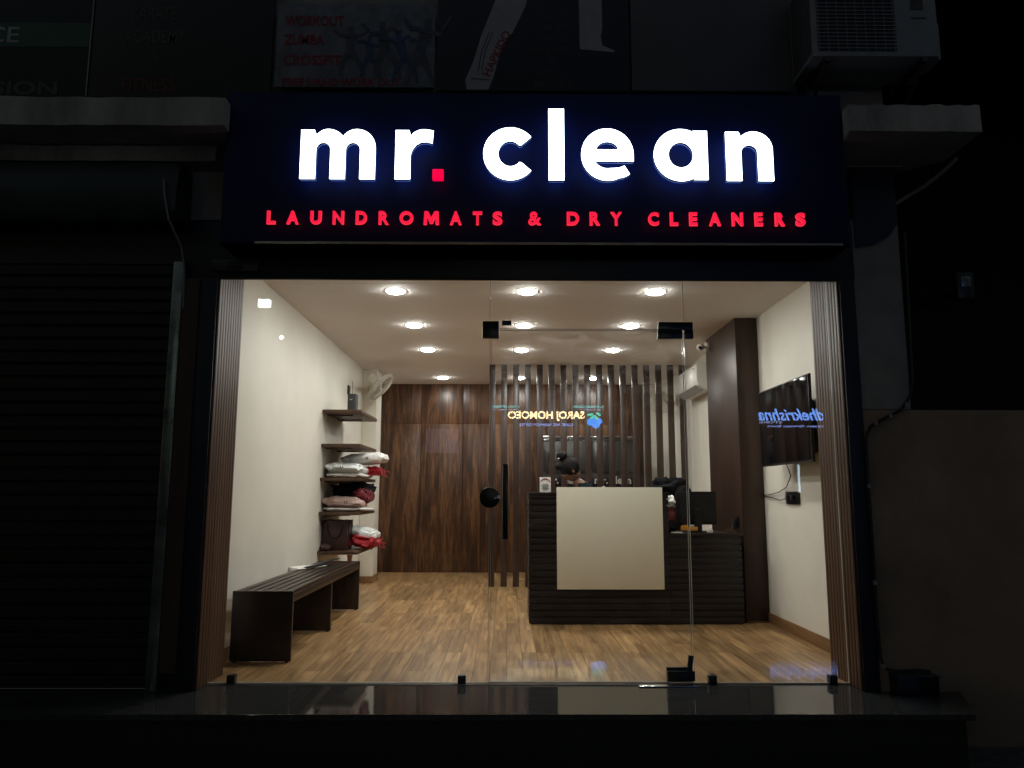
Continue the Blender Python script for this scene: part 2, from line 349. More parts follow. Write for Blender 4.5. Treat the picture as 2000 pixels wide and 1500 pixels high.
# ================================================================== SETTING: ground, floor, ceiling
G = -.297
solo('road', B(-60, 60, -60, 12, G-.3, G), M_asph, None, None, kind='structure')
solo('floor', B(-1.9, 2.33, -.002, 6.5, -.05, 0), M_floor, None, None, kind='structure')
solo('ceiling', B(-1.9, 2.33, .0585, 6.6, 2.71, 2.78), M_ceil, None, None, kind='structure')

# ================================================================== STEP
t = thing('entrance_step', 'long polished black granite step running below the glass shopfront', 'step', (0, -.3, G))
slab = MB(); P = [(-6, -.62), (2.375, -.62), (2.57, -.16), (2.57, -.004), (-6, -.004)]
slab.prism(P, lambda a, b: (a, b, -.032), lambda a, b: (a, b, -.001))
part('granite_top', slab, M_granite, t, .004, smooth=False)
rs = MB(); P = [(-6, -.59), (2.34, -.59), (2.53, -.15), (2.53, 0), (-6, 0)]
rs.prism(P, lambda a, b: (a, b, G), lambda a, b: (a, b, -.032))
part('riser', rs, M_riser, t)

# ================================================================== SHOP ROOM
solo('room_wall', B(-1.96, -1.867, .0585, 6.6, 0, 2.71), M_paint, 'cream painted left wall of the shop with five brown shelves fixed to it', 'wall', (-1.9, 3, 0))
solo('room_wall', B(2.29, 2.405, .202, 6.6, 0, 2.71), M_paint, 'cream painted right wall of the shop carrying the television', 'wall', (2.3, 3, 0))
t = thing('wall_panelling', 'glossy walnut wood panelling covering the far end of the shop', 'wall panelling', (0, 6.44, 0))
part('backing', B(-1.865, 1.99, 6.452, 6.6, 0, 2.709), M_dark, t)
pn = MB(); x = -1.865; k = 0
while x < 1.98:
    w = min(.605, 1.985-x); zs = [0, 2.12, 2.708] if k % 2 == 0 else [0, 2.12, 2.708]
    for a, b in zip(zs, zs[1:]): pn.box(x+.0015, x+w-.0015, 6.44, 6.4519, a+.0015, b-.0015)
    x += .61; k += 1
part('panel', pn, M_walnut, t, .001)
solo('room_wall', B(1.99, 2.289, 6.46, 6.6, 0, 2.709), M_paint, 'narrow white strip of wall at the far right corner behind the slats', 'wall', (2.15, 6.5, 0))
t = thing('wall_pillar', 'white pillar bulging from the left wall beside the walnut panelling', 'pillar', (-1.77, 5.3, 0))
part('shaft', B(-1.866, -1.69, 5.11, 5.5, 0, 2.708), M_paint, t, .003)
sk_ = MB().box(-1.866, -1.678, 5.098, 5.1095, .001, .085).box(-1.6895, -1.678, 5.1095, 5.5, .001, .085)
part('skirting', sk_, M_skirt, t, .002)
solo('skirting_board', B(-1.8665, -1.852, 5.502, 6.438, .001, .085), M_skirt, 'short light wood skirting at the far left corner by the panelling', 'skirting', (-1.86, 6, 0), .002)
solo('skirting_board', B(2.275, 2.2895, .262, 2.155, .001, .088), M_skirt, 'light wood skirting board along the right wall below the television', 'skirting', (2.28, 1.2, 0), .002)
solo('skirting_board', B(-1.8665, -1.853, .262, 5.095, .001, .085), M_skirt, 'light wood skirting board along the left wall behind the bench', 'skirting', (-1.86, 2.5, 0), .002)
t = thing('clad_column', 'square floor to ceiling column clad in dark brown laminate beside the counter', 'column', (2.18, 2.7, 0))
part('cladding', B(2.085, 2.2885, 2.16, 3.19, .012, 2.708), M_col, t, .002)
part('plinth_strip', B(2.082, 2.2885, 2.156, 3.19, .001, .011), M_skirt, t)

# fluted jambs either side of the glass
def jamb(x, sgn, label):
    t = thing('fluted_jamb', label, 'door jamb', (x, .04, 0), 'fluted jambs either side of the glass')
    prof = []; y0, y1, nf = -.158, .252, 10; w = (y1-y0)/nf
    for i in range(nf):
        prof += [(y0+i*w+.0015, 0)] + [(y0+(i+.5)*w - math.cos(a*math.pi/6)*(w/2-.003), .0045*math.sin(a*math.pi/6)+.0005) for a in range(7)] + [(y0+(i+1)*w-.0015, 0)]
    pts = [(y0, -.10)] + [(y, d) for y, d in prof] + [(y1, -.10)]
    mb = MB(); xin = x - sgn*.006
    mb.prism(pts, lambda a, b: (xin - sgn*b if False else xin + sgn*(-b), a, .001), lambda a, b: (xin + sgn*(-b), a, 2.448))
    part('fluted_panel', mb, M_jamb, t)
    up = [p for p in pts[1:-1] if p[0] > .066]; up = [(up[0][0], -.10)] + up + [(y1, -.10)]
    part('fluted_panel', MB().prism(up, lambda a, b: (xin + sgn*(-b), a, 2.4485), lambda a, b: (xin + sgn*(-b), a, 2.709)), M_jamb, t)
    return t
jamb(-1.755, -1, 'fluted brown laminate jamb at the left end of the shop glass')
jamb(2.02, 1, 'fluted brown laminate jamb at the right end of the shop glass')

# header above the glass
t = thing('header_panel', 'plain dark navy fascia panel between the glass and the illuminated sign', 'fascia', (0, -.1, 2.4))
part('panel', B(-1.99, 2.118, -.172, -.1505, 2.394, 2.75), M_hdr, t, .002)
part('backing', B(-1.966, 2.112, -.150, .058, 2.449, 2.75), M_fit, t)
part('trim', B(-1.754, 2.019, -.168, -.1515, 2.388, 2.3935), M_jamb, t)
bx = thing('switch_box', 'small dark metal box mounted at the left end of the fascia', 'box', (-1.6, -.19, 2.43))
part('case', B(-1.79, -1.51, -.2, -.1725, 2.43, 2.50), M_fit2, bx, .004)
part('cover', B(-1.70, -1.60, -.206, -.2005, 2.438, 2.49), M_shut, bx, .002)

# ================================================================== GLASS FRONT
GF = thing('shop_window', 'frameless fixed shopfront glass in three panes round the glass door', 'shop window', (.13, .004, 0))
def pane(name, x0, x1, z0, z1, label, m=M_glass, edges='LRTB'):
    if 'door' in name:
        t = thing(name, label, 'glass door', ((x0+x1)/2, .004, z0))
        part('pane', B(x0+.002, x1-.002, 0, .010, z0+.002, z1-.002), m, t, smooth=False)
    else: t = part(name, B(x0+.002, x1-.002, 0, .010, z0+.002, z1-.002), m, GF, smooth=False, label=label)
    if 'L' in edges: part('pane_edge', B(x0-.001, x0+.0018, .0005, .0095, z0, z1), M_gedge, t)
    if 'R' in edges: part('pane_edge', B(x1-.0018, x1+.001, .0005, .0095, z0, z1), M_gedge, t)
    if 'T' in edges: part('pane_edge', B(x0+.003, x1-.003, .0005, .0095, z1-.0018, z1+.001), M_gedge, t)
    if 'B' in edges: part('pane_edge', B(x0+.003, x1-.003, .0005, .0095, z0-.001, z0+.0018), M_gedge, t)
    return t
pane('glass_panel', -1.752, -.108, .006, 2.447, 'large fixed glass pane at the left in front of the bench', edges='LRB')
door = pane('glass_door', -.099, 1.093, .012, 2.113, 'frameless glass door in front of the counter with a long black pull', M_glassd)
pane('glass_panel', -.102, 1.096, 2.122, 2.447, 'short fixed glass pane over the door', edges='B')
pane('glass_panel', 1.104, 2.012, .006, 2.447, 'narrow fixed glass pane at the right in front of the television', edges='LRB')
# door furniture
h = part('pull_handle', MB().box(-.024, .006, -.052, -.034, .832, 1.282).cyl((-.009, -.034, .9), (-.009, 0, .9), .008).cyl((-.009, -.034, 1.2), (-.009, 0, 1.2), .008), M_fit, door, .003)
part('edge_strip', B(-.028, -.0245, -.051, -.035, .834, 1.28), M_chrome, h)
part('door_rail', B(.94, 1.092, -.007, .018, .013, .095), M_fit, door, .003)
lk = part('lock_case', MB().cyl((-.105, -.022, 1.078), (-.105, -.001, 1.078), .062, n=36), M_fit, door, .003)
part('key_barrel', MB().cyl((-.052, -.026, 1.083), (-.052, -.02, 1.083), .013).cyl((-.07, -.026, 1.075), (-.07, -.02, 1.075), .007), M_chrome, lk)
solo('patch_fitting', B(-.155, -.053, -.014, .024, 2.061, 2.168), M_fit, 'black square corner fitting at the upper left corner of the door', 'glass fitting', (-.1, 0, 2.1), .003, 'black glass fittings')
t = thing('patch_fitting', 'wide black hinge fitting at the upper right corner of the door', 'glass fitting', (1.05, 0, 2.1), 'black glass fittings')
part('plate', B(.942, 1.158, -.014, .024, 2.118, 2.166), M_fit, t, .003)
part('plate', B(.938, 1.092, -.013, .023, 2.062, 2.115), M_fit, t, .003)
part('plate', B(1.105, 1.16, -.013, .023, 2.062, 2.116), M_fit, t, .003)
solo('door_stop', B(-.034, .024, -.012, -.001, 2.142, 2.172), M_fit2, 'small grey rectangular stop just right of the upper left door fitting', 'door stop', (0, 0, 2.15), .002)
for x, lab in ((-1.606, 'small black glass clip at the far left of the sill by the bench'), (-.261, 'small black glass clip on the sill just left of the door'),
               (1.206, 'small black glass clip on the sill just right of the door'), (1.913, 'small black glass clip at the right end of the sill reflecting blue light')):
    t = thing('glass_clip', lab, 'glass clip', (x, 0, 0), 'black clips holding the glass to the sill')
    part('block', B(x-.024, x+.024, -.02, .03, .001, .052), M_fit, t, .006)
    part('screw', MB().cyl((x, -.024, .036), (x, -.0195, .036), .008), M_fit2, t)
t = thing('floor_closer', 'black closer with silver cover plate under the door at its hinge corner', 'door closer', (1.0, 0, 0))
part('cover_plate', B(.765, 1.115, -.075, -.012, .0005, .006), M_chrome, t, .002)
part('arm', B(.94, 1.10, -.03, -.0085, .022, .078), M_fit, t, .003)
part('lever', MB().obox((1.075, -.02, .118), .03, .012, .095, ry=R(8)), M_fit2, t, .002)
solo('sill_channel', MB().box(-1.75, 2.012, .013, .02, .0005, .007).box(-1.75, .76, -.02, -.012, .0005, .004), M_alu, 'thin metal channel running along the foot of the glass', 'channel', (0, 0, 0))

# ================================================================== CEILING LIGHTS
CL = []
def dome(x, y, n=32):
    pr = [(.0, -.021), (.03, -.0204), (.052, -.018), (.066, -.0135), (.073, -.007), (.0735, -.001)]
    return MB().add([(x+r*math.cos(2*math.pi*i/n), y+r*math.sin(2*math.pi*i/n), 2.71+z) for r, z in pr for i in range(n)],
        [(j*n+i, j*n+(i+1) % n, (j+1)*n+(i+1) % n, (j+1)*n+i) for j in range(len(pr)-1) for i in range(n)])
for ri, y in enumerate((1.26, 2.50, 3.745, 5.80)):
    for ci, x in enumerate((-.896, .157, 1.184)):
        row = ('first row behind the glass', 'second row behind the glass', 'third row behind the glass', 'last row by the walnut panelling')[ri]
        pos = ('left', 'middle', 'right')[ci]
        t = thing('ceiling_light', 'round white recessed ceiling light, the %s one of the %s' % (pos, row), 'ceiling light', (x, y, 2.71), 'round recessed lights in the ceiling')
        if not CL:
            n = 32; fr = MB()
            ring = [(.088, 0.0002), (.086, -.004), (.078, -.005), (.075, -.002)]
            vs = [(x+r*math.cos(2*math.pi*i/n), y+r*math.sin(2*math.pi*i/n), 2.71+z) for r, z in ring for i in range(n)]
            fs = [(j*n+i, j*n+(i+1) % n, (j+1)*n+(i+1) % n, (j+1)*n+i) for j in range(len(ring)-1) for i in range(n)]
            fr.add(vs, fs)
            CL = [part('frame', fr, M_acin, t), part('diffuser', dome(x, y), M_lamp, t)]
        else:
            for o in CL:
                c = o.copy(); COL.objects.link(c); c.parent = t

# ================================================================== SLAT SCREEN
t = thing('slat_screen', 'screen of upright brown slats from floor to ceiling behind the counter', 'screen', (1, 4.75, 0))
s0 = None
for i in range(17):
    x = -.225 + i*.1485
    if s0 is None: s0 = part('slat', B(x, x+.075, 4.735, 4.775, .001, 2.709), M_slat, t, .002)
    else:
        c = s0.copy(); COL.objects.link(c); c.parent = t; c.location = (i*.1485, 0, 0)
# ================================================================== WASHING MACHINES
def machine(x0, label, ref=None):
    t = thing('washing_machine', label, 'washing machine', (x0, 5.8, 0), 'two commercial machines behind the slats')
    x1 = x0+.665
    part('body', B(x0, x1, 5.81, 6.41, .02, 1.90), M_steelb, t, .006)
    tb = MB()
    for a, b in ((1.865, 1.898), (1.846, 1.858), (1.832, 1.840)): tb.box(x0+.01, x1-.01, 5.79, 5.8095, a, b)
    part('top_trim', tb, M_chrome, t, .003)
    def rr(a, b, c, d, r):
        q = []
        for cx, cz, s in ((b-r, d-r, 0), (a+r, d-r, 90), (a+r, c+r, 180), (b-r, c+r, 270)): q += arc(cx, cz, r, r, s, s+90, 5)
        return q
    for z0, z1 in ((1.40, 1.825), (.55, 1.0)):
        d = part('door', MB().prism(rr(x0+.035, x1-.03, z0, z1, .05), lambda a, b: (a, 5.809, b), lambda a, b: (a, 5.785, b)), M_steelw, t, .004)
        part('gasket_frame', MB().tube([(a, 5.786, b) for a, b in rr(x0+.022, x1-.018, z0-.012, z1+.011, .058)], .005, 6, True), M_chrome, d)
        part('handle', B(x0+.10, x0+.128, 5.775, 5.7845, z0+.14, z0+.27), M_fit, d, .003)
    part('control_panel', B(x0+.01, x1-.01, 5.79, 5.8095, 1.18, 1.33), M_fit, t, .003)
    tx = text_mb('mr. clean', (x0+.058, x0+.558, 1.243, None), lambda a, b, d: (a, 5.7895-d, b), .003, .035)
    xs = sorted(set(round(v[0], 4) for v in tx.v)); cut = max(((b-a, (a+b)/2) for a, b in zip(xs, xs[1:])))[1]
    for side in (0, 1):
        h = MB(); h.v = tx.v; h.f = [f for f in tx.f if (tx.v[f[0]][0] > cut) == bool(side)]
        use = sorted(set(i for f in h.f for i in f)); mp = {i: k for k, i in enumerate(use)}
        g = MB(); g.add([tx.v[i] for i in use], [tuple(mp[i] for i in f) for f in h.f]); part('lettering', g, emit_text, t)
    return t
emit_text = mat('white_letter_print', (.85,.85,.82), .5, var=.02)
machine(.462, 'stainless machine with black lettered band behind the slats, partly hidden by the person')
machine(1.135, 'stainless machine with black lettered band behind the slats, right of the person')

# ================================================================== COUNTER
t = thing('reception_counter', 'dark slatted reception counter with a tall block and lower right wing', 'counter', (1.1, 2.3, 0))
part('carcass', MB().box(.205, 1.398, 2.0695, 2.5, .001, 1.100), M_fit, t, .002)
part('carcass', MB().box(1.402, 2.02, 2.071, 2.55, .001, .745), M_fit, t, .002)
sl = MB(); z = .012; rnd = random.Random(4)
while z < 1.09:
    sl.box(.191, 1.409, 2.052, 2.069, z, min(z+.046, 1.098))
    sl.box(.191, .2045, 2.0695, 2.5, z, min(z+.046, 1.098))
    z += .0555
part('slat_front', sl, M_wengeX, t, .0015)
sl = MB(); z = .012
while z < .73:
    sl.box(1.4115, 2.036, 2.055, 2.0695, z, min(z+.046, .742)); z += .0555
part('slat_front', sl, M_wengeX, t, .0015)
part('counter_top', MB().box(.187, 1.412, 2.045, 2.51, 1.1015, 1.118), M_wengeX, t, .002)
part('counter_top', MB().box(1.414, 2.045, 2.045, 2.56, .7465, .766), M_wengeX, t, .002)
part('front_panel', B(.432, 1.352, 2.026, 2.0515, .295, 1.162), M_cream, t, .003)
# ---- things on the counter
t = thing('card_stand', 'small white printed payment card standing on the left end of the counter', 'card stand', (.34, 2.16, 1.119))
part('card', MB().obox((.34, 2.16, 1.186), .098, .005, .13, rx=R(-6)), M_white, t, .001)
part('foot', B(.30, .38, 2.14, 2.2, 1.1185, 1.123), M_acin, t, .001)
for k_ in range(5): part('print', MB().obox((.34, 2.1575-.004+(1.19-k_*.013-1.186)*.105-.0005, 1.19-k_*.013), (.05, .066, .058, .066, .04)[k_], .001, .004, rx=R(-6)), M_inkd, t)
part('print', MB().prism([(x, z) for x, z in arc(.34, 1.205, .042, .036, 0, 180, 12)] + [(x, z) for x, z in arc(.34, 1.205, .036, .026, 180, 0, 12)],
     lambda a, b: (a, 2.155+(b-1.186)*.105-.0005, b), lambda a, b: (a, 2.154+(b-1.186)*.105-.0005, b)), M_inkr, t)
t = thing('computer_monitor', 'black computer monitor seen from behind on the lower right wing of the counter', 'monitor', (1.71, 2.32, .766))
part('case', MB().box(1.528, 1.892, 2.29, 2.318, .832, 1.128).box(1.56, 1.86, 2.274, 2.2895, .86, 1.09), M_bezel, t, .004)
part('stand', MB().box(1.68, 1.75, 2.262, 2.273, .775, .95).box(1.60, 1.83, 2.22, 2.38, .7665, .776), M_bezel, t, .003)
part('badge', B(1.70, 1.735, 2.271, 2.2735, .962, .978), M_fit2, t)
t = thing('power_socket', 'black power socket with plugs on the brown column above the counter', 'socket', (2.0, 2.4, .87))
part('plate', B(2.073, 2.0845, 2.26, 2.40, .80, .905), M_fit, t, .002)
part('plug', B(2.04, 2.0725, 2.30, 2.35, .83, .88), M_fit2, t, .004)
part('cord', MB().tube([(2.045, 2.32, .835), (2.03, 2.31, .80), (1.98, 2.3, .775), (1.9, 2.33, .77)], .003), M_cable, t)
solo('tape_dispenser', MB().obox((1.62, 2.22, .80), .15, .05, .034, rz=R(4)).obox((1.585, 2.222, .822), .05, .045, .018, rz=R(4)), M_yellow, 'orange yellow plastic box on the counter below the monitor', 'box', (1.62, 2.2, .78), .006)
solo('adapter', B(1.775, 1.82, 2.16, 2.2, .7665, .797), M_white, 'small white adapter on the counter under the right side of the monitor', 'adapter', (1.8, 2.18, .77), .004)
solo('wooden_stapler', MB().obox((1.985, 2.2, .776), .11, .03, .016, rz=R(-6)).obox((1.97, 2.2, .790), .06, .022, .014, ry=R(6)), M_jamb, 'small brown and silver stapler lying at the right end of the counter', 'stapler', (1.98, 2.2, .77), .004)
def pil(c, rx, ry, rz, seed, amp=.16, sq=.45, freq=2.2, m3=None, zp=.8):
    mb = MB(); sd = Vector((seed*3.1, seed*1.7, seed*.9))
    def fn(p):
        q = Vector([math.copysign(abs(a)**sq, a) if a else 0 for a in (p.x, p.y)] + [p.z])
        l = max(abs(p.x), abs(p.y), 1e-6); q = Vector((q.x*(1-.25*abs(p.z)), q.y*(1-.25*abs(p.z)), math.copysign(abs(p.z)**zp, p.z)))
        n = noise.noise(p*freq+sd) + .9*(.3-abs(noise.noise(p*freq*1.9+sd*2))) + .4*(.2-abs(noise.noise(p*freq*4.2+sd)))
        return q*(1+amp*n)
    return mb.ball(c, rx, ry, rz, 72, 36, fn, m3)
solo('folded_cloth', pil((1.475, 2.33, 1.035), .045, .08, .055, 3, .3), M_poly, 'crumpled white cloth on top of the clothes pile between counter and monitor', 'cloth', (1.47, 2.33, 1.0))
solo('folded_cloth', pil((1.475, 2.33, .915), .05, .09, .075, 5, .2), M_maroon, 'maroon folded cloth in the pile between counter and monitor', 'cloth', (1.47, 2.33, .9))
solo('folded_cloth', pil((1.47, 2.31, .805), .048, .09, .042, 8, .2), M_bcloth, 'black cloth at the bottom of the pile between counter and monitor', 'cloth', (1.47, 2.31, .78))
solo('note_pad', B(1.455, 1.54, 2.1, 2.2, .7665, .773), M_white, 'flat white note pad at the left edge of the lower counter top', 'note pad', (1.5, 2.15, .77), .001)

# ---- chair with a black jacket behind the counter
t = thing('office_chair', 'office chair with black jacket thrown over its back behind the counter', 'chair', (1.62, 3.05, 0))
part('backrest', MB().box(1.42, 1.80, 3.05, 3.10, .62, 1.16), M_bezel, t, .02)
part('seat', MB().box(1.40, 1.82, 2.68, 3.06, .44, .51), M_bcloth, t, .03)
part('column', MB().cyl((1.61, 2.88, .12), (1.61, 2.88, .44), .028).box(1.58, 1.64, 3.0, 3.05, .44, .8), M_bezel, t)
for a in range(5):
    an = a*2*math.pi/5+.3
    part('leg', MB().tube([(1.61, 2.88, .11), (1.61+.28*math.cos(an), 2.88+.28*math.sin(an), .06), (1.61+.28*math.cos(an), 2.88+.28*math.sin(an), .0)], .02), M_bezel, t)
jk = pil((1.615, 3.05, 1.14), .19, .09, .115, 11, .42, .8, 2.6)
jk.ball((1.50, 3.02, 1.135), .12, .06, .055, 20, 12, lambda p: p*(1+.3*noise.noise(p*3)))
jk.ball((1.75, 3.0, 1.12), .09, .06, .07, 20, 12, lambda p: p*(1+.3*noise.noise(p*3+Vector((4,1,2)))))
jk.tube([(1.48, 3.0, 1.13), (1.42, 2.97, 1.15), (1.36, 2.98, 1.16)], [.03, .022, .008])
solo('jacket', jk, M_bcloth, 'black crumpled jacket lying over the chair back behind the counter', 'jacket', (1.6, 3.0, 1.1))

# ================================================================== BENCH
t = thing('waiting_bench', 'long dark brown slatted bench along the left wall', 'bench', (-1.62, 1.7, 0))
BX0, BX1, BY0, BY1, BZ = -1.822, -1.421, .56, 2.89, .457
sl = MB(); n = 6; gap = .016; w = (BX1-BX0-gap*(n-1)-.02)/n
sb = MB()
for i in range(n):
    a = BX0+.01+i*(w+gap); sb.box(a, a+w, BY0+.028, BY1-.028, BZ-.024, BZ)
part('seat', sb, M_bench, t, .002)
part('seat_rail', MB().box(BX1-.024, BX1-.001, BY0+.0285, BY1-.0285, BZ-.072, BZ-.0245).box(BX0+.001, BX0+.024, BY0+.0285, BY1-.0285, BZ-.072, BZ-.0245).box(BX0+.025, BX1-.025, 1.70, 1.76, BZ-.06, BZ-.0245), M_bench, t, .002)
for y in (BY0, BY1-.028): part('end_panel', B(BX0, BX1, y, y+.0275, .008, BZ+.001), M_bench, t, .002)
part('middle_panel', B(BX0+.004, BX1-.004, 1.71, 1.75, .008, BZ-.073), M_bench, t, .002)
for x, y in ((BX1-.03, BY0+.015), (BX0+.03, BY0+.015), (BX1-.03, BY1-.015), (BX0+.03, BY1-.015), (BX1-.03, 1.73), (BX0+.03, 1.73)): part('foot', MB().cyl((x, y, 0), (x, y, .0085), .012), M_fit, t)
t = thing('document_file', 'black file with white papers lying slantwise on the bench', 'file', (-1.70, 2.3, BZ))
part('cover', MB().obox((-1.66, 2.30, BZ+.03), .10, .50, .012, rz=R(-18), rx=R(4), ry=R(-10)), M_fit2, t, .002)
part('papers', MB().obox((-1.735, 2.16, BZ+.014), .12, .36, .004, rz=R(-26), ry=R(5)), M_white, t)
t = thing('paper_cup', 'small brown paper cup standing at the far end of the bench', 'cup', (-1.50, 2.78, BZ))
cup = MB(); prof = [(.0, .004), (.018, .004), (.026, .068), (.0275, .07), (.026, .072), (.024, .068), (.017, .008), (0, .008)]
def lathe(mb, prof, c, n=24):
    vs = [(c[0]+r*math.cos(2*math.pi*i/n), c[1]+r*math.sin(2*math.pi*i/n), c[2]+z) for r, z in prof for i in range(n)]
    return mb.add(vs, [(j*n+i, j*n+(i+1) % n, (j+1)*n+(i+1) % n, (j+1)*n+i) for j in range(len(prof)-1) for i in range(n)])
part('cup_wall', lathe(cup, prof, (-1.50, 2.78, BZ-.003)), mat('brown_cup_card', (.22,.07,.035), .5), t)

# ================================================================== SHELVES
SH = [(1.945, 'topmost brown wall shelf holding the grey speaker'), (1.60, 'second brown wall shelf from the top, empty on top'),
      (1.262, 'middle brown wall shelf piled with white laundry bags'), (.924, 'fourth brown wall shelf with black and pink laundry'),
      (.541, 'lowest brown wall shelf holding the dark leather bag')]
for z, lab in SH:
    t = thing('wall_shelf', lab, 'shelf', (-1.68, 3.45, z), 'brown shelves on the left wall')
    part('board', B(-1.8665, -1.477, 2.995, 3.96, z-.032, z), M_shelf, t, .0015)
    for y in (3.2, 3.72): part('bracket', B(-1.8665, -1.60, y, y+.015, z-.044, z-.0325), M_shelf, t)
t = thing('speaker_box', 'narrow dark grey speaker box on the topmost shelf', 'speaker', (-1.59, 3.25, 1.945))
part('case', B(-1.66, -1.575, 3.2, 3.33, 1.9455, 2.135), mat('charcoal_speaker_cloth', (.035,.037,.04), .6, bump=.5, bs=150), t, .006)
part('logo', MB().tube([(-1.625+.012*math.cos(a/2), 3.197, 2.075-.012*abs(math.sin(a/2))+.006) for a in range(0, 7)], .002), M_white, t)
part('antenna', MB().cyl((-1.622, 3.25, 2.135), (-1.622, 3.25, 2.27), .003), M_cable, t)
t = thing('wall_switch', 'small dark switch plate on the left wall above the topmost shelf', 'switch', (-1.865, 4.19, 2.32))
part('plate', B(-1.8665, -1.850, 4.14, 4.24, 2.25, 2.36), M_fit, t, .003)
part('rocker', B(-1.8495, -1.845, 4.17, 4.21, 2.28, 2.33), M_fit2, t, .001)

# ---- laundry
def bag(name, c, rx, ry, rz, seed, m, label, cat='laundry bag', logo=None, string=None, amp=.13, rot=0, ryo=0):
    t = thing(name, label, cat, (c[0], c[1], c[2]-rz))
    m3 = Matrix.Rotation(rot, 3, 'Z') @ Matrix.Rotation(ryo, 3, 'Y')
    part('bag_body', pil(c, rx, ry, rz, seed, amp, .4, 2.3, m3, .5), m, t)
    if logo:
        for (lx, lz, s, ch) in logo:
            part('logo', text_mb(ch, (lx-s/2, lx+s/2, lz-s*.4, lz+s*.4), lambda a, b, d: (a, c[1]-ry*1.07-d, b), .002, .03), M_inkk, t)
    if string:
        rn = random.Random(seed)
        for k in range(string[0]):
            p = Vector(string[1]); pts = [p.copy()]
            for j in range(6):
                p = p + Vector((rn.uniform(.0, .035), rn.uniform(-.02, .02), rn.uniform(-.03, .016))); pts.append(p.copy())
            part('drawstring', MB().tube(pts, .0045, 6), M_red, t)
    return t
bag('laundry_bag', (-1.655, 3.40, 1.290), .205, .33, .028, 1, M_poly, 'flat white laundry bag at the bottom of the pile on the middle shelf')
bag('laundry_bag', (-1.665, 3.34, 1.362), .20, .30, .055, 2, M_polyg, 'plump grey white laundry bag with a small logo on the middle shelf', logo=[(-1.66, 1.37, .03, 'U')], rot=R(4), ryo=R(3))
bag('laundry_bag', (-1.53, 3.60, 1.475), .235, .20, .060, 3, M_poly, 'white laundry bag with black U logo on top of the middle shelf pile', logo=[(-1.48, 1.475, .035, 'US')], ryo=R(-4))
bag('laundry_bag', (-1.44, 3.62, 1.345), .07, .15, .045, 4, M_red, 'red drawstring mouth of a laundry bag hanging over the middle shelf end', string=(4, (-1.39, 3.5, 1.36)), amp=.35)
bag('folded_laundry', (-1.655, 3.40, .950), .205, .33, .026, 5, M_poly, 'flat white folded laundry at the bottom of the fourth shelf pile', 'laundry')
bag('folded_laundry', (-1.665, 3.34, 1.018), .20, .29, .055, 6, M_pink, 'pinkish laundry bundle with dark logo on the fourth shelf', 'laundry', logo=[(-1.61, 1.02, .035, 'U')], rot=R(3), ryo=R(4))
bag('folded_laundry', (-1.64, 3.55, 1.13), .18, .24, .09, 7, M_bcloth, 'black heap of clothes on top of the fourth shelf pile', 'laundry', amp=.4)
bag('folded_laundry', (-1.52, 3.46, 1.08), .09, .20, .07, 8, M_maroon, 'maroon cloth beside the black heap on the fourth shelf', 'laundry', amp=.25)
t = thing('leather_bag', 'dark brown leather handbag standing on the lowest shelf', 'bag', (-1.72, 3.25, .541))
part('bag_body', MB().box(-1.855, -1.60, 3.12, 3.38, .542, .84), M_leather, t, .02)
part('handle', MB().tube([(-1.80, 3.11, .80)] + [(-1.725+.075*math.cos(a), 3.105, .80-.14*abs(math.sin(a))**.8) for a in [math.pi*(1-i/12) for i in range(1, 12)]] + [(-1.65, 3.11, .80)], .007), M_bezel, t)
part('zip', MB().box(-1.6, -1.592, 3.16, 3.34, .70, .84), M_cable, t)
bag('laundry_bag', (-1.50, 3.5, .695), .15, .2, .06, 9, M_polyg, 'white and grey laundry bag leaning beside the leather bag on the lowest shelf', logo=[(-1.53, .70, .03, 'O')], ryo=R(14))
bag('laundry_bag', (-1.475, 3.42, .615), .135, .2, .06, 10, M_red, 'red laundry bag with frayed drawstrings hanging off the lowest shelf', string=(6, (-1.38, 3.3, .64)), amp=.25, ryo=R(10))
solo('folded_cloth', pil((-1.80, 3.06, .575), .055, .05, .033, 12, .15), M_leather, 'small brown purse at the left end of the lowest shelf', 'purse', (-1.8, 3.06, .55))

# ================================================================== WALL FAN
t = thing('wall_fan', 'cream wall fan with round cage tilted down above the shelves', 'fan', (-1.75, 5.0, 2.42))
fc = Vector((-1.56, 4.62, 2.40)); fd = Vector((.73, -.06, -.68)).normalized()
fa = fd.orthogonal().normalized(); fb = fd.cross(fa)
cage = MB(); RR = .205
for rr_, off in ((RR, 0), (RR*.99, .018), (RR*.99, -.018)):
    cage.tube([fc+fd*off+(fa*math.cos(2*math.pi*i/36)+fb*math.sin(2*math.pi*i/36))*rr_ for i in range(36)], .006, 6, True)
for i in range(40):
    a = 2*math.pi*i/40; d = fa*math.cos(a)+fb*math.sin(a)
    for s in (1, -1):
        cage.tube([fc+d*(RR*f)+fd*s*(.018+.055*(1-f)**.7 if f < 1 else .004) for f in (.22, .5, .8, 1)], .0028, 5)
for s in (1, -1): cage.cyl(fc+fd*s*.066, fc+fd*s*.072, .045, n=20)
part('cage', cage, M_fan, t)
bl = MB()
for k in range(3):
    a0 = k*2*math.pi/3; vs = []
    for f in (.15, .5, .93):
        for da in (-.38, 0, .38):
            a = a0+da; d = fa*math.cos(a)+fb*math.sin(a); vs.append(fc+d*RR*f+fd*(.018*da/.38))
    vs2 = [v+fd*.003 for v in vs]; fs = []
    for i in range(2):
        for j in range(2): q = (i*3+j, i*3+j+1, i*3+j+4, i*3+j+3); fs += [q, tuple(9+w for w in q[::-1])]
    bl.add(vs+vs2, fs)
part('blade', bl, mat('pale_fan_blade', (.26,.23,.19), .4), t)
part('motor_housing', MB().cyl(fc-fd*.075, fc-fd*.20, .062, .058, n=24), M_fan, t, .012)
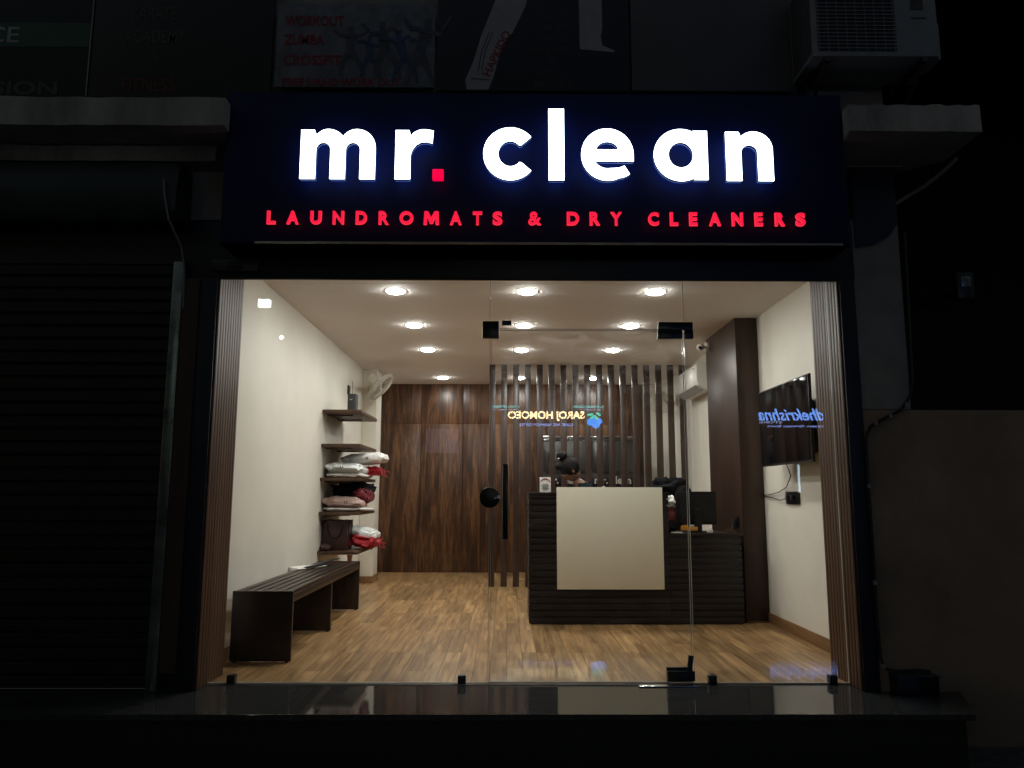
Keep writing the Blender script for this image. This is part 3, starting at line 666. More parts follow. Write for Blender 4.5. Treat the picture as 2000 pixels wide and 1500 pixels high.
part('arm', MB().tube([(-1.76, 5.105, 2.44), (-1.76, 5.0, 2.44), (-1.70, 4.85, 2.43), fc-fd*.13], [.03, .026, .022, .02]), M_fan, t)
part('wall_bracket', B(-1.80, -1.72, 5.085, 5.1095, 2.38, 2.50), M_fan, t, .006)
t = thing('wall_fan', 'second wall fan half hidden behind the right end of the slats', 'fan', (2.2, 5.4, 2.3))
gc = Vector((2.02, 5.5, 2.36)); gd = Vector((-.55, -.45, -.5)).normalized(); ga = gd.orthogonal().normalized(); gb = gd.cross(ga)
cg = MB()
cg.tube([gc+(ga*math.cos(2*math.pi*i/32)+gb*math.sin(2*math.pi*i/32))*.2 for i in range(32)], .005, 6, True)
for i in range(28):
    a = 2*math.pi*i/28; d = ga*math.cos(a)+gb*math.sin(a)
    for s in (1, -1): cg.tube([gc+d*(.2*f)+gd*s*(.06*(1-f)) for f in (.2, .6, 1)], .0022, 5)
part('cage', cg, M_fan, t); part('motor_housing', MB().cyl(gc-gd*.05, gc-gd*.16, .06, n=20), M_fan, t, .01)
part('arm', MB().tube([gc-gd*.12, (2.2, 5.7, 2.34), (2.285, 5.7, 2.34)], .02), M_fan, t)

# ================================================================== AC INSIDE, CCTV, TV
t = thing('wall_air_conditioner', 'white split air conditioner on the right wall behind the brown column', 'air conditioner', (2.2, 4.1, 2.26))
pr = [(2.2885, 2.255), (2.17, 2.25), (2.10, 2.30), (2.082, 2.36), (2.085, 2.52), (2.11, 2.55), (2.2885, 2.55)]
part('case', MB().prism(pr, lambda a, b: (a, 3.60, b), lambda a, b: (a, 4.55, b)), M_acin, t, .008)
part('air_flap', MB().obox((2.118, 4.08, 2.268), .10, .86, .008, ry=R(38)), mat('grey_flap', (.35,.34,.32), .4), t)
part('badge', B(2.0795, 2.0835, 3.70, 3.73, 2.49, 2.50), M_fit2, t)
t = thing('security_camera', 'small white dome security camera on the brown column under the ceiling', 'security camera', (2.0, 3.05, 2.62))
part('mount', MB().cyl((2.084, 3.08, 2.62), (2.055, 3.08, 2.62), .045, n=20).tube([(2.06, 3.08, 2.62), (2.02, 3.05, 2.60)], .014), M_acin, t, .003)
cdm = part('camera_head', MB().ball((1.985, 3.02, 2.60), .038, .038, .038), M_acin, t)
part('lens', MB().cyl((1.975, 2.99, 2.592), (1.972, 2.978, 2.588), .018), M_fit, cdm)
t = thing('television', 'large black flat television hung on the right wall', 'television', (2.2, 1.1, 1.6))
part('screen', B(2.0975, 2.1005, .592, 1.622, 1.342, 1.932), M_scr, t)
part('bezel', B(2.101, 2.122, .582, 1.632, 1.326, 1.942), M_bezel, t, .003)
part('bezel_trim', MB().box(2.0985, 2.1008, .583, .5905, 1.328, 1.94).box(2.0985, 2.1008, .592, 1.62, 1.327, 1.334), mat('dark_silver_trim', (.12,.12,.13), .25, .8), t)
part('rear_case', MB().add([(2.1225,.64,1.36),(2.1225,1.58,1.36),(2.1225,1.58,1.84),(2.1225,.64,1.84),(2.19,.70,1.40),(2.19,1.52,1.40),(2.19,1.52,1.72),(2.19,.70,1.72)],
     [(0,1,2,3),(4,7,6,5),(0,4,5,1),(1,5,6,2),(2,6,7,3),(3,7,4,0)]), M_bezel, t, .006)
part('wall_mount', B(2.1905, 2.2885, .95, 1.25, 1.42, 1.68), M_fit, t)
t = thing('power_socket', 'black power socket on the right wall under the television', 'socket', (2.28, 1.46, 1.07))
part('plate', B(2.272, 2.2895, 1.33, 1.60, 1.025, 1.125), M_fit, t, .003)
part('plug', MB().box(2.245, 2.2715, 1.50, 1.54, 1.055, 1.095).box(2.245, 2.2715, 1.40, 1.44, 1.055, 1.095), M_fit2, t, .004)
part('cord', MB().tube([(2.20, 1.38, 1.37), (2.25, 1.40, 1.25), (2.265, 1.55, 1.16), (2.27, 1.75, 1.12), (2.275, 2.0, 1.10), (2.275, 2.155, 1.095)], .004), M_cable, t)
part('cord', MB().tube([(2.25, 1.54, 1.07), (2.265, 1.7, 1.055), (2.27, 1.9, 1.075), (2.275, 2.155, 1.09)], .004), M_cable, t)

# ================================================================== PERSON (standing bent over the desk, facing left)
def skin_mesh(joints, bones, levels=2):
    me = bpy.data.meshes.new('sk'); me.from_pydata([j[0] for j in joints], bones, [])
    ob = bpy.data.objects.new('sk', me); COL.objects.link(ob)
    md = ob.modifiers.new('s', 'SKIN'); md.use_smooth_shade = True
    for i, j in enumerate(joints):
        sv = me.skin_vertices[0].data[i]; r = j[1]; sv.radius = r if isinstance(r, tuple) else (r, r); sv.use_root = (i == 0)
    sd = ob.modifiers.new('d', 'SUBSURF'); sd.levels = levels; sd.render_levels = levels
    dg = bpy.context.evaluated_depsgraph_get(); m2 = bpy.data.meshes.new_from_object(ob.evaluated_get(dg))
    mb = MB(); mb.add([v.co.copy() for v in m2.vertices], [tuple(p.vertices) for p in m2.polygons])
    bpy.data.objects.remove(ob); bpy.data.meshes.remove(me); bpy.data.meshes.remove(m2)
    return mb
PX, PY = .94, 2.92
t = thing('person', 'person with hair bun and navy shirt bending over the desk behind the counter', 'person', (PX, PY, 0))
J = []; Bn = []
def j(p, r, par=None):
    J.append((p, r));
    if par is not None: Bn.append((par, len(J)-1))
    return len(J)-1
hip = j((PX, PY, .80), (.13, .11)); wai = j((PX-.03, PY, .93), (.11, .095), hip); chest = j((PX-.12, PY, 1.07), (.125, .105), wai)
nb = j((PX-.21, PY, 1.19), (.07, .06), chest); ne = j((PX-.27, PY-.005, 1.25), .048, nb)
for s in (1, -1):
    sh = j((PX-.17, PY+s*.165, 1.13), .055, chest); el = j((PX-.24, PY+s*.20, .93), .040, sh); wr = j((PX-.44, PY+s*.15, .88), .027, el)
    pm = j((PX-.51, PY+s*.14, .865), (.034, .016), wr)
    for k in range(4):
        y = PY+s*.14+(k-1.5)*.018; L_ = (.058, .068, .064, .05)[k]
        f1 = j((PX-.55, y, .862), .009, pm); f2 = j((PX-.55-L_*.5, y, .852), .008, f1); f3 = j((PX-.55-L_*.85, y, .832), .007, f2)
    t1 = j((PX-.50, PY+s*.14-s*.04, .855), .010, wr); t2 = j((PX-.535, PY+s*.14-s*.055, .843), .008, t1)
    kn = j((PX-.03, PY+s*.10, .44), .062, hip); an = j((PX+.01, PY+s*.11, .09), .040, kn); to = j((PX-.13, PY+s*.12, .035), (.04, .03), an)
body = skin_mesh(J, Bn)
# head, shaped: brow, nose, chin; tilted down to the left
hd = Vector((PX-.315, PY-.01, 1.335)); hm = Matrix.Rotation(R(-38), 3, 'Y')
def headfn(p):
    x, y, z = p
    q = Vector((x, y, z)); q.y *= (1 - .18*max(0, -z)); q.x *= (1+.05*z)
    if x < 0:
        q.x -= .20*math.exp(-((y/.16)**2)-((z+.18)/.17)**2)          # nose
        q.x -= .06*math.exp(-((y/.3)**2)-((z+.86)/.16)**2)             # chin
        q.x += .07*math.exp(-(((abs(y)-.36)/.18)**2)-((z-.02)/.12)**2)  # eye sockets
        q.x -= .04*math.exp(-((y/.3)**2)-((z+.50)/.09)**2)             # lips
    return q
body.ball(hd, .092, .074, .112, 32, 24, headfn, hm)
part('body', body, M_skin, t)
hp = lambda x, y, z: hd + hm @ Vector((x*.092, y*.074, z*.112))
for s in (1, -1):
    part('ear', MB().ball(hp(.12, s*1.0, -.1), .016, .008, .028, 12, 8, None, hm), M_skin, t)
    part('eye', MB().ball(hp(-.86, s*.36, .02), .011, .011, .009, 10, 8), M_eye, t)
part('mouth', MB().ball(hp(-1.0, 0, -.52), .008, .022, .006, 12, 8), M_lip, t)
hr = MB().ball(hp(.13, 0, .22), .102, .086, .108, 28, 18, lambda p: p*(1+.05*noise.noise(p*6)), hm)
hr.ball(hp(-.55, 0, .72), .045, .062, .035, 16, 10, None, hm)
hair = part('hair', hr, M_hair, t)
bn = MB().ball(hp(.22, -.1, 1.44), .055, .05, .047, 20, 14, lambda p: p*(1+.16*noise.noise(p*4)))
bn.ball(hp(-.72, -.25, .88), .042, .045, .04, 14, 10, lambda p: p*(1+.2*noise.noise(p*4)))
part('bun', bn, M_hair, hair)
part('hair_clip', MB().ball(hp(-.25, -.7, 1.45), .009, .009, .007, 8, 6), M_white, hair)
T = [((PX, PY, .82), (.155, .13)), ((PX-.03, PY, .95), (.135, .115)), ((PX-.125, PY, 1.085), (.15, .12)), ((PX-.205, PY, 1.195), (.085, .07))]
TB = [(0, 1), (1, 2), (2, 3)]
for s in (1, -1):
    T += [((PX-.17, PY+s*.165, 1.14), .075), ((PX-.225, PY+s*.195, .99), .058)]; n_ = len(T); TB += [(2, n_-2), (n_-2, n_-1)]
part('shirt', skin_mesh(T, TB), M_shirt, t)
T = [((PX, PY, .80), (.158, .133))]; TB = []
for s in (1, -1):
    T += [((PX-.01, PY+s*.085, .68), .10), ((PX-.03, PY+s*.10, .44), .078), ((PX+.01, PY+s*.11, .11), .058)]; n_ = len(T); TB += [(0, n_-3), (n_-3, n_-2), (n_-2, n_-1)]
part('trousers', skin_mesh(T, TB), M_trous, t)
part('shirt_logo', MB().tube([(PX-.02, PY-.142, 1.165), (PX-.0, PY-.15, 1.18), (PX+.012, PY-.15, 1.165), (PX+.02, PY-.147, 1.14)], .005).tube([(PX-.045, PY-.14, 1.15), (PX-.02, PY-.148, 1.16)], .005), M_white, t)

# ================================================================== SHOP SIGN
t = thing('shop_sign', 'navy shop sign with glowing white and red lettering over the glass', 'shop sign', (.16, -.4, 2.53))
part('board', B(-1.662, 1.985, -.42, -.1735, 2.533, 3.462), M_navy, t, .004)
part('added_shade_sheet', B(-1.66, 1.983, -.418, -.1735, 2.526, 2.5325), mat('matt_black_shade_sheet', (.004,.004,.006), 1, var=.1, spec=0), t)  # black sheet added under the board to keep its lit underside dark
part('light_strip', MB().box(-1.45, 1.93, -.452, -.4405, 2.520, 2.531), M_alu, t)
YF = -.502; YB_ = -.472
def letter(splines, x, z, w=None):
    sp = [[(x+a, z+b) for a, b in q] for q in splines]
    f = part('letter', curve_mb(sp, 1, lambda a, b, d: (a, YF+.006*d, b)), M_E, t)
    part('letter_return', curve_mb(sp, 1, lambda a, b, d: (a, YF+.0065+.0235*d, b)), M_Eside, f)
    part('letter_back', curve_mb(sp, 1, lambda a, b, d: (a, YF+.0305+.002*d, b)), M_Eback, f)
H0 = 2.888; XH = .297
m_ = [(0,0),(0,XH),(.076,XH),(.087,.270)] + arc(.155,.19,.087,.112,134,90,6) + arc(.155,.19,.11,.112,90,37,8)[1:] + arc(.322,.19,.10,.112,140,90,7)[1:] + arc(.322,.19,.109,.112,90,0,12)[1:] + \
     [(.431,0),(.343,0)] + arc(.301,.175,.042,.047,0,180,12) + [(.259,0),(.172,0)] + arc(.130,.175,.042,.047,0,180,12) + [(.088,0)]
letter([m_], -1.196, H0)
r_ = [(0,0),(0,XH),(.078,XH),(.088,.262),(.105,.283),(.128,.296),(.15,.302),(.18,.302),(.2185,.2945),(.2125,.219),(.18,.228),(.15,.226),(.12,.209),(.098,.18),(.088,.15),(.088,0)]
letter([r_], -.650, H0)
c_ = arc(0,0,.156,.160,40,320,40) + [(.064,-.054)] + arc(0,0,.070,.078,318,42,26) + [(.064,.054)]
letter([c_], .014, 3.045)
letter([[(0,0),(0,.436),(.090,.436),(.090,0)]], .235, H0-.002)
eo = arc(0,0,.151,.158,-15,309,46) + arc(0,0,.083,.084,305,212,16) + [(-.058,-.041)]
e_ = [(.151,-.041)] + arc(0,0,.151,.158,0,296,46) + [(.090,-.138),(.110,-.129),(.127,-.119),(.097,-.069),(.075,-.078),(.048,-.083)] + arc(0,0,.086,.086,288,212,12)[1:] + [(-.055,-.040)]
hole = [(-.062,.029)] + arc(0,.029,.064,.050,180,0,14)[1:-1] + [(.062,.029)]
letter([e_, hole[::-1]], .575, 3.043)
a_o = arc(0,0,.156,.158,50,310,44) + [(.072,-.150),(.155,-.150),(.155,.147),(.072,.147)]
letter([a_o, arc(0,0,.0715,.078,0,-350,32)], 1.000, 3.042)
n_l = [(0,0),(0,XH),(.076,XH),(.086,.273)] + arc(.16,.19,.10,.11,137,90,6) + arc(.16,.19,.111,.11,90,0,14)[1:] + [(.271,0),(.183,0)] + arc(.1355,.172,.0475,.046,0,180,12) + [(.088,0)]
letter([n_l], 1.262, H0-.001)
dt = part('full_stop', B(-.434, -.371, YF, YF+.03, 2.887, 2.949), M_Edot, t, .003)
red = [('L',518,534),('A',557,579),('U',603,624),('N',647,668),('D',692,713),('R',737,756),('O',778,804),('M',826,854),('A',877,899),('T',922,939),('S',961,979),('&',1031,1055),
       ('D',1107,1130),('R',1152,1171),('Y',1193,1214),('C',1267,1287),('L',1310,1325),('E',1348,1363),('A',1387,1409),('N',1432,1453),('E',1477,1492),('R',1517,1535),('S',1558,1576)]
for ch, a, b in red:
    x0 = -1.379+(a-518)*.002921; x1 = -1.379+(b-518)*.002921
    if ch == 'M':
        def Mp(d):
            a, b, c, e, w, mx = x0-.002-d, x1+.002+d, 2.628-d, 2.704+d, .0185, (x0+x1)/2
            return [(a, c), (a+.004, e), (a+w+.006, e), (mx, c+.040), (b-w-.006, e), (b-.004, e), (b, c), (b-w, c), (b-w-.001, c+.046), (mx+.008, c+.006), (mx-.008, c+.006), (a+w+.001, c+.046), (a+w, c)]
        f = part('letter', curve_mb([Mp(0)], 1, lambda u, v, d: (u, YF+.022+.005*d, v)), M_Er, t)
        part('letter_return', curve_mb([Mp(.0012)], 1, lambda u, v, d: (u, YF+.0275+.013*d, v)), M_Er2, f)
        continue
    q = text_mb(ch, (x0, x1, 2.628, 2.704), lambda u, v, d: (u, YF+.022+.005*d, v), 1, .03 if ch not in 'M&' else .012)
    f = part('letter', q, M_Er, t)
    q = text_mb(ch, (x0-.0015, x1+.0015, 2.6265, 2.7055), lambda u, v, d: (u, YF+.0275+.013*d, v), 1, .036 if ch not in 'M&' else .016)
    part('letter_return', q, M_Er2, f)

# ================================================================== BUILDING OUTSIDE
solo('building_wall', MB().box(-12, -1.967, -.10, 1.5, 2.75, 8).box(-1.967, 2.405, -.10, 1.5, 2.785, 8), M_conc2, 'dark upper wall of the building behind the banners', 'wall', (0, 0, 5))
solo('facade_pillar', B(-1.966, -1.8555, -.149, .057, .001, 2.448).box(-1.966, -1.7575, -.172, -.1595, .001, 2.393), M_black, 'narrow black cladding strip at the left of the shop opening', 'cladding', (-1.8, -.17, 0), .001)
solo('facade_pillar', B(2.022, 2.113, -.172, -.152, .001, 2.393), M_black, 'narrow black cladding strip at the right of the shop opening', 'cladding', (2.07, -.17, 0), .001)
solo('facade_pillar', B(-1.957, -1.859, -.186, -.1735, .10, 2.385), wood('faded_brown_board', [(.35,(.05,.03,.022)),(.68,(.085,.055,.042))], .7, 'Z', 10, .1), 'upright faded brown board between the shutter and the shop', 'board', (-1.9, -.17, 0), .001)
t = thing('roller_shutter', 'closed black roller shutter of the neighbouring shop at the left', 'shutter', (-3.2, -.15, 0))
pts = [( -.09, .002)]; z = .002
while z < 2.55:
    pts += [(-.135, z+.006), (-.135, z+.062), (-.122, z+.074)]; z += .078; pts += [(-.122, z-.002)]
pts += [(-.09, z)]
part('curtain', MB().prism(pts, lambda a, b: (-6.5, a, b), lambda a, b: (-2.025, a, b)), M_shut, t)
part('guide_rail', B(-2.022, -1.96, -.19, -.10, .001, 2.49), M_steel, t, .004)
hb = MB(); rn = random.Random(2)
cols = 40; vs = []
for i in range(cols+1):
    x = -6.5 + i*(6.5-1.97)/cols
    for (y, z) in ((-.12, 3.08), (-.30, 3.07), (-.33, 2.92), (-.335, 2.76), (-.30, 2.71), (-.12, 2.705)):
        vs.append((x, y+rn.uniform(-.008, .008), z+rn.uniform(-.005, .005)))
fs = [(i*6+k, i*6+k+1, (i+1)*6+k+1, (i+1)*6+k) for i in range(cols) for k in range(5)] + [tuple(range(6)), tuple(cols*6+k for k in range(6))]
part('shutter_box', hb.add(vs, fs), mat('dented_dark_teal_metal', (.02,.032,.036), .38, .3, var=.3, vs=2, rvar=.1), t)
part('lintel', B(-6.5, -1.967, -.14, -.10, 2.4905, 2.704), M_ban, t)
# ledges
def ledge(name, x0, x1, yf, z0, z1, label, m=M_conc):
    mb = MB(); n = 60; rn = random.Random(int(x0*10)); vs = []
    for i in range(n+1):
        x = x0+(x1-x0)*i/n; j1 = rn.uniform(-.004, .004); vs += [(x, -.101, z0), (x, yf+j1, z0+rn.uniform(-.002, .002)), (x, yf+j1*.5, z1+rn.uniform(-.006, .003)), (x, -.101, z1)]
    fs = [(i*4+k, i*4+(k+1) % 4, (i+1)*4+(k+1) % 4, (i+1)*4+k) for i in range(n) for k in range(4)] + [(0,1,2,3), tuple(n*4+k for k in range(4))]
    return solo(name, mb.add(vs, fs), m, label, 'ledge', ((x0+x1)/2, -.3, z0))
ledge('concrete_ledge', -8, -1.646, -.5, 3.21, 3.384, 'upper grey concrete ledge at the left of the sign')
ledge('concrete_ledge', -8, -1.78, -.26, 3.10, 3.2, 'lower grey concrete band under the upper left ledge')
t = thing('concrete_canopy', 'grey concrete canopy slab with tapered underside right of the sign', 'canopy', (2.35, -.4, 3.2))
cn = MB(); vs = []; n = 24; rn = random.Random(7)
for i in range(n+1):
    x = 1.99+(2.765-1.99)*i/n; vs += [(x, -.101, 3.20), (x, -.5+rn.uniform(-.005,.005), 3.195), (x, -.5+rn.uniform(-.005,.005), 3.36+rn.uniform(-.008,.004)), (x, -.101, 3.365)]
cn.add(vs, [(i*4+k, i*4+(k+1) % 4, (i+1)*4+(k+1) % 4, (i+1)*4+k) for i in range(n) for k in range(4)] + [(0,1,2,3), tuple(n*4+k for k in range(4))])
part('slab_edge', cn, M_conc, t)
part('tapered_underside', MB().add([(1.99,-.495,3.194),(2.765,-.495,3.194),(2.765,-.101,3.194),(1.99,-.101,3.194),(1.99,-.17,3.11),(2.41,-.17,3.11),(2.41,-.101,3.11),(1.99,-.101,3.11)],
     [(0,1,2,3),(4,7,6,5),(0,4,5,1),(1,5,6,2),(2,6,7,3),(3,7,4,0)]), M_conc2, t)
# right of the shop
t = thing('side_wall', 'narrow grey plastered pier right of the shop glass', 'wall', (2.26, 0, 0))
part('wall_face', B(2.1135, 2.407, -.165, .2, 1.603, 2.78), M_conc2, t, .003)
solo('low_wall', B(2.1135, 9, -.167, .2, G, 1.60), M_brownwall, 'stained brown plaster wall filling the lower right corner', 'wall', (4, 0, 0), .004)
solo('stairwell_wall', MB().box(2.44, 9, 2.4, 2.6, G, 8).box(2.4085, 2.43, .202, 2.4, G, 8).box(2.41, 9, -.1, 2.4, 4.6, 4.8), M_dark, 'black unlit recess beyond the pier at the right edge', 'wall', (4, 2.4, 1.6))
fl = MB().prism([(2.133, 3.105), (2.40, 3.105), (2.40, 2.75), (2.34, 2.67), (2.25, 2.62), (2.133, 2.60)], lambda a, b: (a, -.172, b), lambda a, b: (a, -.182, b))
solo('metal_flap', fl, M_bannavy, 'dark navy sheet metal flap with cut corner at the right end of the sign', 'metal sheet', (2.26, -.17, 2.9), .001)
solo('flap_rail', B(2.0, 2.44, -.20, -.1725, 3.109, 3.119), M_alu, 'thin metal rail along the top of the navy flap', 'rail', (2.2, -.2, 3.11))
t = thing('wall_cable', 'black cable clipped along the edge of the brown wall', 'cable', (2.1, -.18, 1))
part('cord', MB().tube([(2.44, -.175, 2.7), (2.43, -.176, 2.2), (2.42, -.178, 1.78), (2.40, -.179, 1.68), (2.34, -.179, 1.60), (2.23, -.179, 1.545), (2.15, -.179, 1.50), (2.117, -.18, 1.43), (2.113, -.181, 1.2), (2.117, -.181, .8), (2.113, -.181, .4), (2.12, -.181, .19), (2.135, -.181, .13), (2.2, -.19, .115), (2.33, -.19, .12), (2.385, -.19, .115), (2.40, -.19, .05)], .008), M_cable, t)
ck = MB()
for p in ((2.37, 1.63), (2.27, 1.562), (2.18, 1.52), (2.115, 1.15), (2.115, .6), (2.13, .14)): ck.box(p[0]-.008, p[0]+.008, -.192, -.1675, p[1]-.012, p[1]+.012)
part('clip', ck, M_inkw, t)
t = thing('meter_box', 'low black metal box on the step against the brown wall', 'box', (2.28, -.22, 0))
part('case', B(2.165, 2.395, -.27, -.168, .0, .098), M_fit, t, .005)
part('lid', B(2.16, 2.40, -.275, -.168, .0985, .106), M_fit2, t, .002)
t = thing('wall_pipe', 'thin grey pipe slanting under the right canopy', 'pipe', (2.6, -.2, 3))
part('tube', MB().tube([(2.79, -.2, 3.17), (2.72, -.17, 3.10), (2.62, -.12, 3.02), (2.5, -.11, 2.95), (2.42, -.1, 2.90)], .012), M_conc2, t)
t = thing('electric_meter', 'small dark meter hanging in the black recess at the right edge', 'meter', (2.9, 0, 2.4))
part('case', B(2.97, 3.08, .20, .27, 2.38, 2.56), M_fit2, t, .01); part('window', B(2.995, 3.055, .194, .1995, 2.46, 2.53), M_steel, t, .004)
part('bracket', B(3.0, 3.05, .27, 2.4, 2.45, 2.47), M_fit2, t)
t = thing('loose_wire', 'thin wire hanging down beside the brown board at the left', 'wire', (-2, -.2, 2.7))
part('cord', MB().tube([(-2.045, -.345, 2.95), (-2.032, -.35, 2.85), (-2.0, -.345, 2.70), (-1.972, -.22, 2.58), (-1.955, -.19, 2.45), (-1.95, -.186, 2.2)], .006), M_conc2, t)

# ================================================================== BANNERS
def banner(x0, x1, z0, z1, m, label, y=-.16):
    t = thing('banner', label, 'banner', ((x0+x1)/2, y, z0))
    part('sheet', B(x0, x1, y-.012, y, z0, z1), m, t, .001)
    return t, y-.0125
PL = lambda y: (lambda a, b, d: (a, y-d, b))
t, y = banner(-5.5, -2.652, 3.565, 4.8, M_ban, 'black banner with green band at the upper left corner')
part('green_band', B(-5.5, -2.655, y-.002, y, 3.90, 4.065), M_green, t)
part('lettering', text_mb('ACE', (-3.44, -3.105, 3.925, 4.035), PL(y-.0025), .002, .01), M_inkw, t)
part('lettering', text_mb('MISSION', (-3.50, -2.835, 3.575, 3.665), PL(y-.0005), .002, .02), M_inkd, t)
part('hem', B(-2.655, -2.648, y-.004, y, 3.57, 4.8), M_inkw, t)
t, y = banner(-2.64, -1.50, 3.565, 4.8, M_ban, 'black banner with barely readable orange words, second from the left')
part('lettering', text_mb('KARATE', (-2.40, -2.12, 4.09, 4.18), PL(y), .002, .01), M_inkd, t)
part('lettering', text_mb('ACADEMY', (-2.44, -2.05, 3.93, 4.02), PL(y), .002, .01), M_inkd, t)
part('lettering', text_mb('&', (-2.26, -2.21, 3.81, 3.87), PL(y), .002, .0), M_inkd, t)
part('lettering', text_mb('FITNESS', (-2.43, -2.10, 3.60, 3.69), PL(y), .002, .01), mat('dim_orange_print', (.10,.02,.008), .6), t)
t, y = banner(-1.475, -.468, 3.638, 4.21, mat('faded_photo_print', (.13,.14,.17), .6, var=.5, vs=7), 'faded picture poster with red workout words above the sign')
for s, z, x1 in (('WORKOUT', 4.055, -1.05), ('ZUMBA', 3.925, -1.17), ('CROSSFIT', 3.785, -1.06), ('FREE HAND WORK OUT', 3.645, -.68)):
    part('lettering', text_mb(s, (-1.425, x1, z, z+(.07 if len(s) < 10 else .052)), PL(y-.001), .002, .02), M_inkr, t)
def figure(cx, z0, h, seed, m):
    rn = random.Random(seed); mb = MB()
    def limb(a, b, w0, w1):
        a = Vector((a[0], 0, a[1])); b = Vector((b[0], 0, b[1])); d = (b-a).normalized(); nrm = Vector((-d.z, 0, d.x))
        q = [a+nrm*w0, b+nrm*w1, b-nrm*w1, a-nrm*w0]; yy = y-.0012-.0004*len(mb.f)/6
        mb.prism([(v.x, v.z) for v in q], lambda u, v: (u, yy, v), lambda u, v: (u, yy-.0003, v))
    hx, hz = cx, z0+h*.5; sx, sz = cx+rn.uniform(-.05, .05), z0+h*.8
    limb((hx, hz), (sx, sz), h*.07, h*.1); limb((sx, sz+h*.02), (sx, sz+h*.17), h*.045, h*.05)
    for s in (1, -1):
        kx = hx+s*h*rn.uniform(.1, .2); limb((hx, hz), (kx, z0+h*.25), h*.06, h*.04); limb((kx, z0+h*.25), (kx+s*h*rn.uniform(0, .12), z0), h*.04, h*.025)
        ex = sx+s*h*.2; limb((sx, sz-h*.02), (ex, sz+h*rn.uniform(-.1, .1)), h*.035, h*.03); limb((ex, sz), (ex+s*h*.12, sz+h*rn.uniform(-.05, .2)), h*.03, h*.02)
    return mb
M_f1 = mat('faded_figure_print', (.06,.068,.10), .6, var=.4, vs=25); M_f2 = mat('faded_blue_figure_print', (.04,.06,.14), .6, var=.4, vs=25)
for q, (cx, cz, hh, mm) in enumerate(((-1.0, 3.72, .34, M_f1), (-.88, 3.70, .30, M_f2), (-.78, 3.70, .40, M_f1), (-.66, 3.67, .36, M_f2), (-.56, 3.66, .46, M_f1))):
    part('printed_figure', figure(cx, cz, hh, q+11, None), mm, t)
t, y = banner(-.45, .77, 3.62, 4.8, M_bannavy, 'navy banner with printed white trouser legs and grey words above the sign')
leg = [(-.262,3.625),(-.27,3.69),(-.22,3.82),(-.17,4.0),(-.08,4.25),(-.04,4.5),(.16,4.5),(.11,4.2),(.03,4.02),(-.04,3.93),(-.09,3.72),(-.125,3.625)]
part('printed_leg', MB().prism(leg, lambda a, b: (a, y-.0001, b), lambda a, b: (a, y-.001, b)), M_inkw, t)
part('printed_leg', MB().prism([(.455,3.93),(.452,4.5),(.60,4.5),(.60,4.05),(.59,3.99),(.60,3.93),(.68,3.895),(.675,3.885),(.56,3.895),(.46,3.905)], lambda a, b: (a, y-.0001, b), lambda a, b: (a, y-.001, b)), M_inkw, t)
st = MB()
for o_ in (0, .022): st.tube([(-.19+o_, y-.0015, 3.75), (-.17+o_, y-.0015, 3.88), (-.12+o_, y-.0015, 4.02)], .0025, 5)
st.tube([(-.235, y-.0015, 3.70), (-.12, y-.0015, 3.69)], .0025, 5)
part('leg_stripe', st, M_inkk, t)
ang = R(66)
def vert(a, b, d):
    u = a*math.cos(ang)-b*math.sin(ang); v = a*math.sin(ang)+b*math.cos(ang); return (-.115+u, y-.0015-d, 3.71+v)
part('lettering', text_mb('HAPKIDO', (0, .33, 0, .055), vert, .001, .02), M_inkr, t)
for i, (s, hw) in enumerate((('MASTER', .085), ('ANIL RAI', .085), ('HAPKIDO', .085), ('ASSOCIATION', .125), ('OF', .02), ('BENGAL', .085), ('BLACK BELT', .12))):
    z = 4.115-i*.078; part('lettering', text_mb(s, (.28-hw, .28+hw, z, z+.042), PL(y-.0005), .001, .0), M_inkd, t)
t, y = banner(.785, 1.83, 3.625, 4.8, M_greypanel, 'blank grey board above the right half of the sign')

# ================================================================== OUTDOOR AC
t = thing('outdoor_ac_unit', 'white outdoor air conditioner unit on brackets at the top right', 'air conditioner', (2.2, -.35, 3.65))
X0, X1, Z0, Z1 = 1.80, 2.555, 3.665, 4.22
part('casing', B(X0, X1, -.5, -.18, Z0, Z1), M_acout, t, .008)
part('grille_recess', B(X0+.035, X0+.50, -.502, -.5005, Z0+.03, Z1-.03), M_acdark, t)
g = MB()
for i in range(20): z = Z0+.045+i*.024; g.box(X0+.03, X0+.505, -.5085, -.5045, z, z+.004)
for i in range(9): x = X0+.04+i*.056; g.box(x, x+.004, -.5042, -.5025, Z0+.03, Z1-.03)
part('grille', g, M_acout, t)
g = MB()
for i in range(14): y_ = -.49+i*.021; g.box(X0-.004, X0-.0005, y_, y_+.006, Z0+.02, Z1-.02)
part('coil_guard', g, M_acdark, t)
part('valve_cover', B(X1+.0005, X1+.045, -.44, -.26, Z0+.02, Z0+.26), M_acout, t, .012)
part('energy_label', MB().box(2.40, 2.475, -.5035, -.5005, 3.965, 4.05), M_inkd, t)
part('nameplate', MB().box(2.40, 2.49, -.5025, -.5005, 3.905, 3.916), M_inkd, t)
for x in (1.87, 2.45): part('bracket', MB().box(x, x+.03, -.5, -.101, Z0-.03, Z0-.001).tube([(x+.015, -.48, Z0-.03), (x+.015, -.11, Z0-.25)], .013), M_fit2, t)

